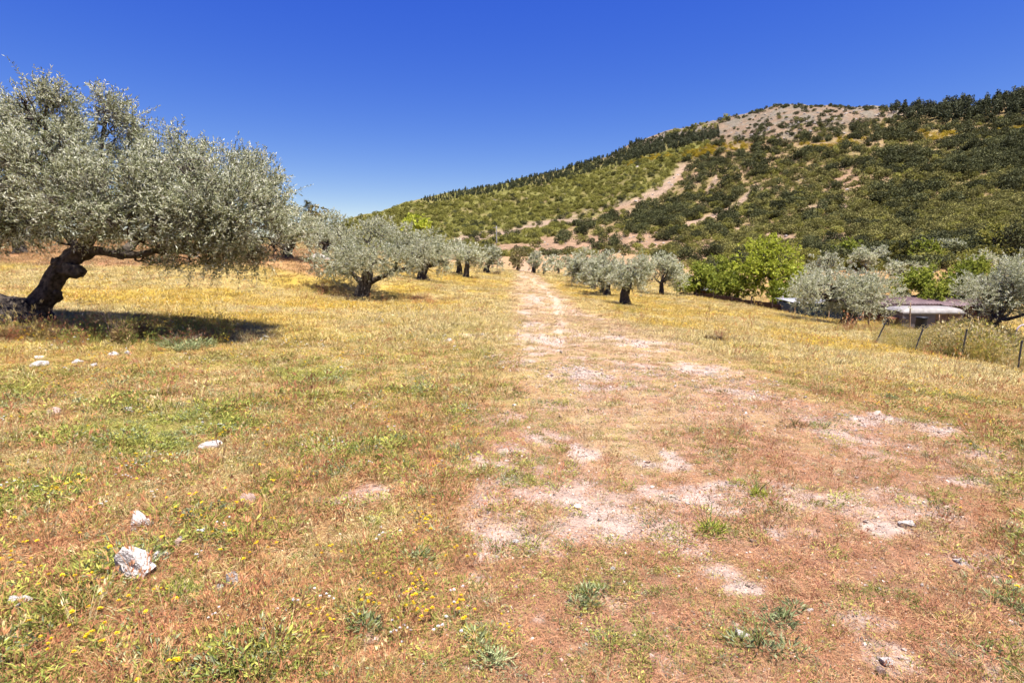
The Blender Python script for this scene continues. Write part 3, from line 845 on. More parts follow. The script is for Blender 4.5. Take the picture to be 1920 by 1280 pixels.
# by the sheds and behind them
olive('wide olive tree with a black forked trunk in front of the blue shed', 1590, 611, 32, (1472, 1698, 495, 592), 41, 24, nblob=22, lai=5.5, group='olives by the sheds', fork=.35)
olive('olive tree at the right edge, trunk leaning left behind the last fence post', 1906, 654, 21, (1796, 2010, 482, 610), 42, 19, nblob=20, group='olives by the sheds', fork=.45,
      path=[(1908, 660), (1893, 640), (1875, 618), (1862, 604)])
BK = 'olives on the slope behind the sheds'
olive('grey olive behind the lime green tree', 1552, 508, 62, (1516, 1580, 466, 512), 51, 6, group=BK, nblob=9)
olive('grey olive with a visible crooked trunk on the orange terrace', 1651, 494, 70, (1630, 1668, 462, 490), 52, 4, group=BK, nblob=8)
olive('two-lobed silvery olive on the orange terrace', 1622, 500, 68, (1592, 1650, 460, 502), 53, 5, group=BK, nblob=8)
olive('long silvery olive above the maroon shed roof', 1700, 522, 60, (1652, 1732, 486, 526), 54, 5, group=BK, nblob=10)
olive('dark trunked olive on the highest small field', 1793, 482, 76, (1768, 1812, 448, 474), 55, 4, group=BK, nblob=8)
olive('grey olive beside the round green tree', 1772, 476, 80, (1742, 1786, 448, 476), 56, 4, group=BK, nblob=8)
olive('silvery olive rising behind the bright green thicket', 1842, 510, 58, (1812, 1868, 468, 508), 57, 6, group=BK, nblob=9)
olive('silvery olive between the wide olive and the lime tree', 1530, 540, 50, (1480, 1560, 498, 545), 58, 6, group=BK, nblob=9)
# ------------------------------------------------------------------ green trees
GT = 'green trees round the sheds'
def green(label, u, v, d, crown, seed, tw, mat='lime', **k):
    k.setdefault('group', GT)
    return make_tree('broadleaf_tree', label, 'tree', u, v, d, crown, mat, seed, tw, sprig=False, bark='bark2', **k)
green('tall lime green tree with a forked dark trunk beside the blue shed', 1450, 577, 44, (1362, 1512, 438, 560), 61, 10, nblob=22, lai=5.0, fork=.55)
green('bushy green tree at the left end of the low dark wall', 1300, 560, 46, (1262, 1350, 492, 562), 62, 6, mat='green', nblob=15, lai=6)
green('leafy tree overhanging the wall next to the brick hutch', 1366, 567, 44, (1324, 1410, 502, 576), 63, 6, mat='green', nblob=16, lai=6)
green('darker green tree behind the hutch', 1346, 548, 52, (1300, 1400, 476, 550), 64, 6, mat='green', nblob=15, lai=6)
green('low leafy green bush tree beside the lilac post', 1478, 583, 42, (1425, 1520, 520, 588), 65, 4, mat='green', nblob=12, lai=6)
green('bright green thicket tree behind the maroon shed', 1738, 580, 42, (1676, 1802, 492, 584), 66, 6, nblob=18, mat='green', lai=6)
green('tall bright green tree between the sheds and the right edge olive', 1818, 580, 42, (1756, 1884, 474, 582), 67, 6, nblob=19, mat='green', lai=6)
green('round fresh green tree on the slope below the high field', 1736, 494, 72, (1708, 1768, 445, 492), 68, 4, nblob=9, mat='green', lai=4)
green('brownish green tree next to the round fresh green one', 1688, 498, 74, (1658, 1722, 448, 500), 69, 4, nblob=9, mat='scrub')
green('narrow yellow green tree on the orange terrace', 1590, 492, 78, (1566, 1616, 440, 486), 70, 3, nblob=8, mat='green')
green('lime green treetop rising over the left row of olives', 783, 470, 72, (748, 816, 399, 442), 71, 5, nblob=12, group='treetops over the left row', lai=7)
green('dark green tree at the right edge of the slope', 1925, 480, 66, (1884, 1990, 390, 478), 72, 6, nblob=12, mat='oak', lai=4)
green('broad green tree on the slope just left of the dark one', 1862, 470, 74, (1828, 1902, 414, 466), 73, 5, nblob=10, mat='scrub', lai=4)
green('tan leaved bushy treetop beside the small pine', 597, 452, 60, (578, 614, 383, 420), 74, 4, nblob=7, mat='olive_yel', group='treetops over the left row', lai=4)
# ------------------------------------------------------------------ shrubs, oaks, brooms and pines of the hillside
def shrub_proto(name, mat, seed, nl, size, kind):
    rng = np.random.default_rng(seed)
    B = []
    if kind == 'pine':
        B = [[0, 0, 1.1, .34, .34, .5], [.1, 0, 1.55, .26, .26, .3], [-.1, .08, .7, .36, .36, .3], [.12, -.1, .9, .34, .34, .32]]
    else:
        B = [[0, 0, .42, .62, .62, .40]]
        for i in range(7 if kind == 'oak' else 5):
            a = rng.uniform(0, 6.28); q = rng.uniform(.25, .68)
            r = rng.uniform(.24, .4)
            B.append([math.cos(a) * q, math.sin(a) * q, rng.uniform(.25, .75) * (1 - .4 * q), r, r, r * rng.uniform(.7, .95)])
    mb = MB()
    P, N, bi = sample_shell(B, nl, rng, .7)
    P[:, 2] = np.maximum(P[:, 2], .02)
    D = norm(np.cross(N, rng.normal(size=(nl, 3))) + N * .35)
    lobe = rng.uniform(-.15, .15, len(B))
    tint = np.clip(rng.uniform(.15, .8, nl) + lobe[bi], 0, 1)
    leaf_quads(mb, P, D, size, size * .7, rng, tint)
    if kind == 'pine':
        tube(mb, [[0, 0, -.2], [0, 0, .5], [.02, 0, 1.2]], [.05, .04, .02], 5, tint=0)
    else:
        for k in range(3):
            a = rng.uniform(0, 6.28)
            tube(mb, [[0, 0, -.15], [math.cos(a) * .15, math.sin(a) * .15, .3], [math.cos(a) * .35, math.sin(a) * .35, .55]], [.05, .035, .012], 4, tint=0)
    return mb.mesh(name, mat)

PROTO = {
    'oak': [shrub_proto('holm_oak', M['oak'], 200 + i, 1200, .105, 'oak') for i in range(6)],
    'scrub': [shrub_proto('green_shrub', M['scrub'], 220 + i, 620, .135, 'scrub') for i in range(5)],
    'maquis': [shrub_proto('brown_shrub', M['maquis'], 230 + i, 620, .135, 'scrub') for i in range(5)],
    'broom': [shrub_proto('broom_bush', M['broom'], 240 + i, 200, .2, 'scrub') for i in range(3)],
    'pine': [shrub_proto('pine_tree', M['pine'], 250 + i, 300, .2, 'pine') for i in range(4)],
}
def mass_proto(kind, form, i, nl, size):
    o = bpy.data.objects.new('%s%d' % (kind, i), shrub_proto(kind + '_clump', M[kind], 260 + i + len(COLL) * 10, nl, size, form))
    COLL.setdefault('hill_' + kind, bpy.data.collections.new('hill_' + kind)).objects.link(o)
for i in range(4):
    mass_proto('oak', 'oak', i, 420, .16); mass_proto('scrub', 'scrub', i, 240, .2); mass_proto('maquis', 'scrub', i, 240, .2); mass_proto('broom', 'scrub', i, 110, .28); mass_proto('pine', 'pine', i, 220, .22)
rng = np.random.default_rng(77)
PTS = {'oak': [], 'scrub': [], 'maquis': [], 'broom': [], 'pine': []}
def hill_points(n, box):
    u = rng.uniform(box[0], box[1], n); v = rng.uniform(box[2], box[3], n)
    vs = np.interp(u, [a for a, b in SKYLINE], [b for a, b in SKYLINE])
    k = v > vs + 1
    u, v = u[k], v[k]
    p = ground_hit(u, v)
    r = np.hypot(p[:, 0], p[:, 1])
    k = (r > 92) & (p[:, 1] < 880)
    return p[k], u[k], v[k]
YEL_PX = [[(1290, 288), (1330, 282), (1400, 272)], [(1500, 278), (1560, 268), (1620, 262)], [(1710, 252), (1760, 262), (1790, 250)], [(1830, 250), (1900, 246), (1960, 236)], [(1560, 262), (1590, 258)], [(1180, 300), (1260, 296)]]
def put(kind, P, S, U, V):
    for p, s, a, b in zip(P, S, U, V): PTS[kind].append((p[0], p[1], p[2], s, a, b))
pa, pb_ = hill_points(27000, (600, 2040, 165, 482)), hill_points(11000, (780, 1360, 240, 380))
p, u, v = [np.concatenate([i, j]) for i, j in zip(pa, pb_)]; n_first = len(pa[0])
_, _, vs, n, road, ter, crest, side = hill_zones(p[:, 0], p[:, 1], p[:, 2])
r = np.hypot(p[:, 0], p[:, 1])
q = rng.uniform(size=len(p)); n5 = fbm(p[:, 0] * .03, p[:, 1] * .03, 170, 3); n6 = fbm(p[:, 0] * .1, p[:, 1] * .1, 175, 3)
open_ = (1 - .93 * road) * (1 - .72 * ter)
yel = np.full(len(p), 9.)
for L in YEL_PX: yel = np.minimum(yel, seg_mask(u, v, L, 8))
is_y = (yel < .9 + (n6 - .5) * 3.5) & (q < .42)
pine_lo = np.interp(u, [780, 800, 900, 1000, 1100, 1200, 1280, 1345, 1360], [385, 383, 368, 350, 329, 298, 278, 262, 250])
pine_hi = np.interp(u, [780, 1150, 1200, 1280, 1345], [0, 0, 268, 256, 246])
band = (v < pine_lo) & (v > pine_hi) & (u > 790) & (u < 1350)
wood = (u > 1668) & (v < vs + np.interp(u, [1668, 1700, 1800, 1920], [8, 22, 30, 34]))
first = np.arange(len(p)) < n_first
open_ = open_ * first; q = np.where(first | band, q, 9)
oak_z = (side > 0) & ~band & ~wood
# oak scrub
dens = np.where(crest > .4, .24 + .9 * (n6 - .5), .15 + .8 * (n5 - .44) + .09 * (v < 330)) * open_
dens = np.where(v > 425, dens * .5, dens)
k = oak_z & ~is_y & (q < dens)
put('oak', p[k], (rng.uniform(1.15, 2.7, k.sum()) * np.where(crest[k] > .4, .6, 1) * np.where(u[k] > 1650, 1.15, 1)) * np.minimum(1, .5 + r[k] / 320), u[k], v[k])
k = oak_z & ~is_y & (q >= dens) & (q < dens + np.where(crest > .4, .03, .16 + .5 * (.55 - n5) + .10 * (v > 360) - .12 * (v > 440)) * open_)
kk = rng.uniform(size=len(p)) < np.clip(.34 + .3 * (1500 - u) / 400, .28, .65)
put('scrub', p[k & kk], rng.uniform(.7, 1.6, (k & kk).sum()), u[k & kk], v[k & kk])
put('maquis', p[k & ~kk], rng.uniform(.8, 1.8, (k & ~kk).sum()), u[k & ~kk], v[k & ~kk])
# light scrub on the left slope
k = (side <= 0) & ~band & ~is_y & (q < (.74 + .5 * (n6 - .5) + .3 * (v < vs + 14)) * open_ * (1 - crest * .8))
put('scrub', p[k], rng.uniform(.9, 1.9, k.sum()) * np.clip(r[k] / 260, .75, 1.6), u[k], v[k])
k = (side <= 0) & ~band & ~is_y & (q > .955) & first
put('oak', p[k], rng.uniform(1.2, 2.5, k.sum()) * np.clip(r[k] / 330, .75, 1.3), u[k], v[k])
k = is_y & ~band
put('broom', p[k], rng.uniform(.7, 1.5, k.sum()), u[k], v[k])
k = (band | wood) & (q < .62)
put('pine', p[k], rng.uniform(1.6, 3.3, k.sum()) * np.interp(u[k], [800, 1100, 1250, 1340, 1600, 1920], [.62, .62, .6, .5, .8, .8]), u[k], v[k])
# extra trees standing up out of the pine belts, and along the crest
su = np.concatenate([rng.uniform(790, 1345, 160), rng.uniform(1670, 2040, 60)]); 
sv = np.interp(su, [a for a, b in SKYLINE], [b for a, b in SKYLINE]) + 2
sv = np.where((su > 1165) & (su < 1345), np.interp(su, [1165, 1200, 1280, 1345], [278, 280, 268, 256]), sv)
sp = ground_hit(su, sv); put('pine', sp, rng.uniform(1.3, 3.4, len(sp)) * np.interp(su, [800, 1100, 1250, 1340, 1600, 1920], [.6, .6, .55, .48, .8, .8]), su, sv)
su = rng.uniform(1190, 1680, 170); sv = np.interp(su, [a for a, b in SKYLINE], [b for a, b in SKYLINE]) + rng.uniform(1, 8, 170)
sp = ground_hit(su, sv); put('oak', sp, rng.uniform(.6, 1.7, 170), su, sv)

fp_ = ground_hit(rng.uniform(1230, 1960, 260), rng.uniform(452, 512, 260)); fr = np.hypot(fp_[:, 0], fp_[:, 1])
fu, fv = to_px(fp_[:, 0], fp_[:, 1], fp_[:, 2])
k = (fr > 62) & (fr < 112) & ~((fu > 1560) & (fu < 1800) & (fv > 474) & (fr < 80)) ; kk = rng.uniform(size=260) < .3
put('scrub', fp_[k & ~kk], rng.uniform(.8, 1.9, (k & ~kk).sum()), fu[k & ~kk], fv[k & ~kk])
put('oak', fp_[k & kk], rng.uniform(1.2, 2.3, (k & kk).sum()), fu[k & kk], fv[k & kk])
INFO = {'oak': ('holm_oak', 'dark green evergreen oak on the scrubby hillside', 'oak', 'evergreen oaks on the hillside'),
        'scrub': ('green_shrub', 'yellow green shrub growing on the stony hillside', 'shrub', 'light green shrubs on the hillside'),
        'maquis': ('brown_shrub', 'brownish olive green shrub on the darker right part of the hillside', 'shrub', 'brownish shrubs on the hillside'),
        'broom': ('broom_bush', 'golden yellow flowering broom bush on the upper hillside', 'bush', 'flowering brooms on the hillside'),
        'pine': ('pine_tree', 'dark pine tree in the belt below the ridge', 'pine', 'pines below the ridge')}
MASS = {'oak': ('oak_scrub', 'far mass of dark evergreen oaks on the hill'), 'scrub': ('hillside_shrubbery', 'far mass of light green shrubs on the hill'),
        'maquis': ('maquis_shrubbery', 'far mass of brownish green shrubs on the hill'), 'broom': ('broom_shrubbery', 'far yellow broom on the hill'), 'pine': ('pine_forest', 'far belt of dark pines along the ridge')}
for kind, L in PTS.items():
    L = np.array(L)
    # keep things off the small fields and the sheds' yard
    size_px = L[:, 3] * F / L[:, 1]
    inview = (L[:, 4] > 620) & (L[:, 4] < 1925)
    o = np.argsort(-(size_px * np.where(inview, 1, .2)))
    near, rest = o[:290], o[290:]
    nm, lab, cat, grp = INFO[kind]
    if kind == 'pine': near, rest = o[:0], o       # the belts read as one dark mass
    for j, i in enumerate(near):
        ob = bpy.data.objects.new(nm, PROTO[kind][j % len(PROTO[kind])])
        COL.objects.link(ob)
        x, y, z, s = L[i, :4]
        ob.location = (x, y, z - .05 * s)
        ob.rotation_euler = (0, 0, rng.uniform(0, 6.28))
        ob.scale = (s * rng.uniform(.85, 1.2), s * rng.uniform(.85, 1.2), s * rng.uniform(.85, 1.35))
        tag(ob, lab, cat, grp)
    if len(rest):
        Q = L[rest]; n = len(Q); s = Q[:, 3]
        tag(gn_scatter(MASS[kind][0], 'hill_' + kind, Q[:, :3] - np.array([0, 0, .05]) * s[:, None], np.stack([np.zeros(n), np.zeros(n), rng.uniform(0, 6.28, n)], 1),
                       np.stack([s * rng.uniform(.85, 1.2, n), s * rng.uniform(.85, 1.2, n), s * rng.uniform(.85, 1.35, n)], 1), rng.integers(0, 4, n), np.ones((n, 3))), MASS[kind][1], None, None, 'stuff')
# ------------------------------------------------------------------ sheds, wall, fence posts and other things people put here
M['maroon'] = solid('maroon_sheet', (.10, .035, .035), (.06, .02, .022), 3, .6, .2)
M['mauve'] = solid('weathered_mauve_roof', (.17, .105, .11), (.085, .05, .055), 2.2, .7, .3)
M['tarp'] = solid('blue_tarp', (.03, .075, .16), (.015, .04, .09), 4, .5, .3)
M['sheet'] = solid('pale_roof_sheet', (.46, .46, .48), (.32, .32, .35), 3, .45, .1)
M['cream'] = solid('cream_fibreglass', (.30, .275, .26), (.20, .18, .165), 4, .5, .05)
M['grey_panel'] = solid('grey_panel', (.17, .15, .15), (.12, .105, .105), 3, .6, .05)
M['tan_panel'] = solid('tan_board', (.22, .14, .09), (.14, .09, .06), 5, .7, .1)
M['dark_board'] = solid('dark_board', (.085, .05, .038), (.04, .025, .02), 5, .9, .3)
M['brick'] = solid('rusty_brick', (.34, .15, .09), (.22, .09, .055), 9, .9, .3)
M['wood'] = solid('pale_weathered_wood', (.36, .25, .17), (.22, .15, .10), 8, .9, .3)
M['iron'] = solid('dark_iron', (.035, .03, .028), (.016, .014, .013), 12, .6, .1)
M['pole'] = solid('concrete_pole', (.36, .33, .31), (.26, .24, .22), 2, .9, .1)
M['black'] = solid('black_plastic', (.02, .022, .03), (.012, .013, .018), 5, .5, .0)
M['lilac'] = solid('pale_lilac_paint', (.5, .42, .5), (.36, .28, .36), 5, .5, .0)

def corrugated(name, x0, x1, y0, y1, zf, zb, parent, mat, pitch=.18, amp=.022, thick=.012):
    """one corrugated roof sheet sloping from its front edge (zf) to its back edge (zb)"""
    n = max(8, int((x1 - x0) / pitch * 6))
    X = np.linspace(x0, x1, n); wv = amp * np.sin(X / pitch * 2 * math.pi)
    V = np.concatenate([np.stack([X, np.full(n, y0), zf + wv], 1), np.stack([X, np.full(n, y1), zb + wv], 1),
                        np.stack([X, np.full(n, y0), zf + wv - thick], 1), np.stack([X, np.full(n, y1), zb + wv - thick], 1)])
    i = np.arange(n - 1)
    Q = np.concatenate([np.stack([i, i + 1, n + i + 1, n + i], 1), np.stack([2 * n + i, 3 * n + i, 3 * n + i + 1, 2 * n + i + 1], 1),
                        np.stack([i, 2 * n + i, 2 * n + i + 1, i + 1], 1), np.stack([n + i, n + i + 1, 3 * n + i + 1, 3 * n + i], 1)])
    return MB().add(V, Q).obj(name, mat, parent, True)

# blue shed
gx0, gx1 = pt(1488, 590, 37)[0], pt(1616, 590, 37)[0]
g = gz((gx0 + gx1) / 2, 37)
sh = tag(empty('shed', ((gx0 + gx1) / 2, 37, g)), 'low blue tarpaulin shed with a pale corrugated roof behind the wide olive', 'shed')
hw = (gx1 - gx0) / 2; ht = pt(1488, 567, 37)[2] - g
for k in range(4):
    a0, a1 = -hw + k * hw / 2, -hw + (k + 1) * hw / 2
    n = 14; X = np.linspace(a0 + .012, a1 - .012, n); yy = .03 * np.sin(X * 9 + k) + .02 * np.sin(X * 23)
    V = np.concatenate([np.stack([X, yy, np.full(n, -.1)], 1), np.stack([X, yy * .4, np.full(n, ht - .08)], 1)]); i = np.arange(n - 1)
    MB().add(V, np.stack([i, i + 1, n + i + 1, n + i], 1)).obj('tarp_panel', M['tarp'], sh, True)
for s_ in (-1, 1): MB().box((s_ * hw, 1.2, ht / 2 - .08), (.06, 2.3, ht), 0).obj('side_wall', M['tarp'], sh)
MB().box((0, 2.38, ht / 2 - .05), (hw * 2, .06, ht)).obj('back_wall', M['dark_board'], sh)
for k in range(3): MB().box((-hw + k * hw, -.12, ht / 2 - .1), (.07, .07, ht)).obj('post', M['wood'], sh)
for k in range(4): corrugated('roof_sheet', -hw - .1 + k * (hw + .1) / 2, -hw - .1 + (k + 1) * (hw + .1) / 2 - .01, -.25, 2.6, ht, ht + .12 + .01 * (k % 2), sh, M['sheet'])

# maroon shed
gx0, gx1 = pt(1640, 600, 39)[0], pt(1872, 600, 39)[0]
g = gz((gx0 + gx1) / 2, 39)
sh = tag(empty('shed', ((gx0 + gx1) / 2, 39, g)), 'long dark maroon shed with a weathered mauve roof behind the white topped caravan', 'shed')
hw = (gx1 - gx0) / 2; ht = pt(1700, 571, 39)[2] - g
for k in range(6):
    a = -hw + (k + .5) * hw / 3
    if k in (1,): continue                       # the open bay
    MB().box((a, 0, ht / 2 - .12), (hw / 3 - .015, .05, ht + .05)).obj('wall_panel', M['maroon'], sh)
MB().box((0, 3.1, ht / 2), (2 * hw, .06, ht + .2)).obj('back_wall', M['maroon'], sh)
for s_ in (-1, 1): MB().box((s_ * (hw + .03), 1.55, ht / 2 - .06), (.05, 3.1, ht + .1)).obj('side_wall', M['maroon'], sh)
for k in range(7): MB().box((-hw + k * hw / 3, -.09, ht / 2 - .1), (.09, .09, ht)).obj('post', M['dark_board'], sh)
MB().box((-hw * .52, -.42, ht - .02), (hw * .95, .05, .10)).obj('fascia', M['mauve'], sh)
for k in range(6):
    corrugated('roof_sheet', -hw - .2 + k * (hw + .2) / 3, -hw - .2 + (k + 1) * (hw + .2) / 3 - .02, -.4 if k < 3 else -.75, 3.4, ht + .07 - (.0 if k < 3 else .10), ht + .42 + .02 * (k % 2), sh, M['mauve'], .2, .03)

# white topped caravan
ga, gb = pt(1690, 600, 35.5), pt(1806, 600, 35.5)
g = gz((ga[0] + gb[0]) / 2, 35.5)
cv = tag(empty('caravan', ((ga[0] + gb[0]) / 2, 35.5, g)), 'low old caravan with a rounded white roof, grey side panel and brown doors', 'caravan')
hw = (gb[0] - ga[0]) / 2; top = pt(1745, 577, 35.5)[2] - g; wall = top - .30
MB().box((-hw * .45, 0, wall / 2 + .1), (hw * 1.06, .06, wall - .2)).obj('side_panel', M['grey_panel'], cv)
for k in range(2):
    dd = MB().box((hw * (.27 + .44 * k), 0, wall / 2 + .1), (hw * .42, .05, wall - .2)).obj('door', M['tan_panel'], cv)
    MB().box((hw * (.27 + .44 * k) - hw * .15, -.05, wall * .55), (.03, .05, .14)).obj('handle', M['iron'], dd)
MB().box((-hw * .975, .9, wall / 2 + .1), (.05, 1.8, wall - .2)).obj('end_wall', M['grey_panel'], cv)
MB().box((hw * .975, .9, wall / 2 + .1), (.05, 1.8, wall - .2)).obj('end_wall', M['grey_panel'], cv)
MB().box((0, 1.84, wall / 2 + .1), (hw * 1.9, .05, wall - .2)).obj('back_panel', M['grey_panel'], cv)
n = 26; m = 9
aa = np.linspace(0, math.pi, m); V = []
for i in range(n):
    x = -1 + 2 * i / (n - 1); e = (1 - abs(x) ** 7) ** .5
    for a in aa: V.append([x * (hw + .08), .9 - math.cos(a) * 1.02 * (.82 + .18 * e), wall + .0 + math.sin(a) ** .55 * .34 * (.25 + .75 * e)])
i, j = np.meshgrid(np.arange(n - 1), np.arange(m - 1), indexing='ij')
rf = MB().add(V, np.stack([i * m + j, (i + 1) * m + j, (i + 1) * m + j + 1, i * m + j + 1], -1).reshape(-1, 4)).obj('roof', M['cream'], cv, True)
MB().box((0, -.14, wall - .02), (2 * hw + .1, .06, .07)).obj('rim', M['cream'], rf)
for s_ in (-1, 1):
    wl = MB(); th = np.linspace(0, 2 * math.pi, 19)[:-1]
    V = np.concatenate([np.stack([.25 * np.cos(th) + s_ * hw * .35, np.full(18, y), .25 * np.sin(th) + .2], 1) for y in (.05, .25)])
    k = np.arange(18); wl.add(V, np.stack([k, (k + 1) % 18, 18 + (k + 1) % 18, 18 + k], 1), [[0, k_, k_ + 1] for k_ in range(1, 17)] + [[18, 18 + k_ + 1, 18 + k_] for k_ in range(1, 17)])
    wl.obj('wheel', M['black'], cv)

# hutch behind the low wall
hp = pt(1327, 556, 46); g = gz(hp[0], hp[1])
hu = tag(empty('animal_hutch', (hp[0], hp[1], g)), 'small rust brown hutch with a grey tin lid behind the low dark wall', 'hutch')
hh = pt(1327, 545, 46)[2] - g
for a, s_ in (((0, 0, hh / 2), (1.05, .05, hh)), ((0, .8, hh / 2), (1.05, .05, hh)), ((-.5, .4, hh / 2), (.05, .74, hh)), ((.5, .4, hh / 2), (.05, .74, hh))):
    MB().box(a, s_).obj('side_board', M['brick'], hu)
corrugated('roof', -.65, .62, -.15, 1.0, hh + .04, hh + .12, hu, M['sheet'])

# low dark wall of old boards along the yard
w0, w1 = pt(1274, 558, 46), pt(1488, 592, 38)
wl = tag(empty('board_wall', (w0[0], w0[1], gz(w0[0], w0[1]))), 'low dark board wall running between the meadow and the green trees', 'wall')
NPAN = 12; dv = (w1 - w0) / NPAN; ang = math.atan2(dv[1], dv[0]); ln = math.hypot(dv[0], dv[1])
rng = np.random.default_rng(5)
for k in range(NPAN):
    c = w0 + dv * (k + .5); zz = gz(c[0], c[1]) - wl.location.z
    h = .50 + rng.uniform(-.06, .08)
    MB().box((c[0] - w0[0], c[1] - w0[1], zz + h / 2 - .08), (ln - .03, .06, h), ang + rng.uniform(-.02, .02), tilt=(0, rng.uniform(-.08, .08))).obj('panel', M['dark_board'], wl)
    if k % 2 == 0:
        c = w0 + dv * k + np.array([-.02, -.1, 0]); zz = gz(c[0], c[1]) - wl.location.z
        MB().box((c[0] - w0[0], c[1] - w0[1], zz + .32), (.07, .07, .85)).obj('post', M['dark_board'], wl)

def rod(mb, a, b, r, n=6, r2=None):
    tube(mb, smooth_path([a, (np.asarray(a) + b) / 2, b], 2), np.linspace(r, r2 or r, 5), n)

# leaning iron fence posts on the edge of the meadow
FP = [((1636, 646, 20), (1660, 606), 'most tilted of the four dark iron fence posts on the meadow edge'), ((1710, 661, 18), (1730, 618), 'dark iron fence post second from the most tilted one'),
      ((1800, 676, 16.5), (1813, 618), 'dark iron fence post before the bushiest tall grass'), ((1908, 693, 15), (1916, 640), 'upright dark iron fence post in front of the olive at the right edge')]
tops = []
for (u, v, d), (u2, v2), lab in FP:
    a = pt(u, v, d); a[2] = gz(a[0], a[1]); b = pt(u2, v2, d + .2)
    o = tag(empty('fence_post', a), lab, 'post', 'iron fence posts along the meadow edge')
    m = MB(); dd = b - a
    rod(m, np.array([0, 0, -.25]), dd, .024)
    m.obj('stake', M['iron'], o)
    m = MB(); e = dd / np.linalg.norm(dd)
    rod(m, dd - e * .03, dd + e * .015, .030, 8); m.obj('cap', M['iron'], o)
    tops.append((a, dd))
def post(name, u, v0, v1, d, r, mat, lab, grp=None, lean=0.0):
    a = pt(u, v1, d); a[2] = gz(a[0], a[1]); b = pt(u + lean, v0, d)
    m = MB(); rod(m, np.array([0, 0, -.2]), b - a, r, 7, r * .85)
    o = m.obj(name, mat, None, True); o.location = a
    tag(o, lab, 'post', grp)
YP = 'posts about the sheds'
post('wooden_post', 1467, 555, 582, 39, .045, M['lilac'], 'lilac painted post at the left corner of the blue shed', YP, 1)
post('wooden_post', 1629, 578, 606, 34, .05, M['wood'], 'pale wooden post between the wide olive and the maroon shed', YP, 2)
post('wooden_post', 1708, 568, 600, 34.5, .045, M['wood'], 'thin wooden post standing before the caravan roof', YP, -1)
post('wooden_post', 1761, 590, 620, 34.8, .04, M['wood'], 'short pale post between the grey panel and the brown doors', YP)
post('wooden_post', 1834, 594, 622, 36, .05, M['wood'], 'post under the branches at the right of the brown doors', YP)
post('wooden_post', 1309, 545, 562, 46.2, .05, M['wood'], 'stub post beside the rust brown hutch', YP)

# drum, brick heap table, hoop
dp = pt(1727, 612, 34.3); g = gz(dp[0], dp[1])
dr = tag(empty('plastic_drum', (dp[0], dp[1], g)), 'black plastic drum in front of the grey caravan panel', 'drum')
prof = [(.0, .0), (.30, .0), (.31, .05), (.29, .08), (.32, .4), (.29, .72), (.31, .76), (.30, .82), (.0, .82)]
def lathe(prof, n=16):
    th = np.arange(n) / n * 2 * math.pi
    V = np.concatenate([np.stack([r * np.cos(th), r * np.sin(th), np.full(n, z)], 1) for r, z in prof]); k = np.arange(n)
    Q = np.concatenate([np.stack([i * n + k, i * n + (k + 1) % n, (i + 1) * n + (k + 1) % n, (i + 1) * n + k], 1) for i in range(len(prof) - 1)])
    return MB().add(V, Q)
lathe(prof).obj('barrel', M['black'], dr, True)
lathe([(0, .82), (.325, .82), (.325, .86), (.0, .875)]).obj('lid', M['black'], dr, True)
bp_ = pt(1675, 606, 36); g = gz(bp_[0], bp_[1])
tb = tag(empty('low_table', (bp_[0], bp_[1], g)), 'low rusty table before the open bay of the maroon shed', 'table')
MB().box((0, 0, .58), (.7, .5, .10)).obj('table_top', M['brick'], tb)
for a in (-.3, .3):
    for b in (-.2, .2): MB().box((a, b, .24), (.05, .05, .58)).obj('leg', M['iron'], tb)
hp = pt(1917, 632, 24); g = gz(hp[0], hp[1])
th = np.linspace(0, math.pi, 15); R_ = .28
hz = pt(1917, 609, 24)[2] - g
m = MB(); P_ = np.concatenate([[[-R_, 0, -.1]], np.stack([-R_ * np.cos(th), np.zeros(15), hz - R_ + R_ * np.sin(th)], 1), [[R_, 0, -.1]]])
tube(m, P_, .035, 7)
ho = m.obj('hoop', M['lilac'], None, True); ho.location = (hp[0], hp[1], g)
tag(ho, 'pale lilac arched hoop behind the leaning trunk at the right edge', 'hoop')

# power pole beyond the left row
pp_ = pt(931, 466, 135); pp_[2] = gz(pp_[0], pp_[1]); tp = pt(931, 424, 135)
po = tag(empty('utility_pole', pp_), 'thin grey utility pole in front of the bare hillside strip', 'pole')
H_ = tp[2] - pp_[2]
m = MB(); rod(m, np.array([0, 0, -.5]), np.array([0, 0, H_]), .17, 8, .12); m.obj('pole_shaft', M['pole'], po, True)
MB().box((0, 0, H_ - .35), (1.5, .12, .12)).obj('crossarm', M['pole'], po)
for a in (-.65, 0, .65): MB().box((a, 0, H_ - .17), (.1, .1, .22), taper=.6).obj('insulator', M['iron'], po)

# ------------------------------------------------------------------ small pine on the left skyline
rng = np.random.default_rng(91)
pb = pt(581, 455, 64); pb[2] = gz(pb[0], pb[1]); ptop = pt(580, 377, 64)[2] - pb[2]
pr = tag(empty('pine_tree', pb), 'small blue green pine on the skyline beside the tan treetop', 'pine')
m = MB(); tube(m, [[0, 0, -.2], [.03, 0, ptop * .5], [0, 0, ptop * .97]], [.13, .09, .02], 7, .1); m.obj('trunk', M['bark2'], pr, True)
cr = MB(); br = MB()
for k in range(26):
    z = ptop * (.35 + .63 * k / 25); L_ = (1 - (k / 25)) * 1.15 + .18; a = k * 2.4
    e = np.array([math.cos(a) * L_, math.sin(a) * L_, z + .12 * L_])
    tube(br, [[0, 0, z - .1], e * .5 + np.array([0, 0, z * .5 - .05]), e], [.03, .02, .008], 4)
    P_ = np.array([0, 0, z]) + (e - np.array([0, 0, z])) * rng.uniform(.25, 1.05, (110, 1)) + rng.normal(size=(110, 3)) * .09
    leaf_quads(cr, P_, norm(e - np.array([0, 0, z])) + rng.normal(size=(110, 3)) * .6, .2, .035, rng, rng.uniform(.4, 1, 110))
cr.obj('crown', M['pine'], pr); br.obj('branches', M['bark2'], pr)

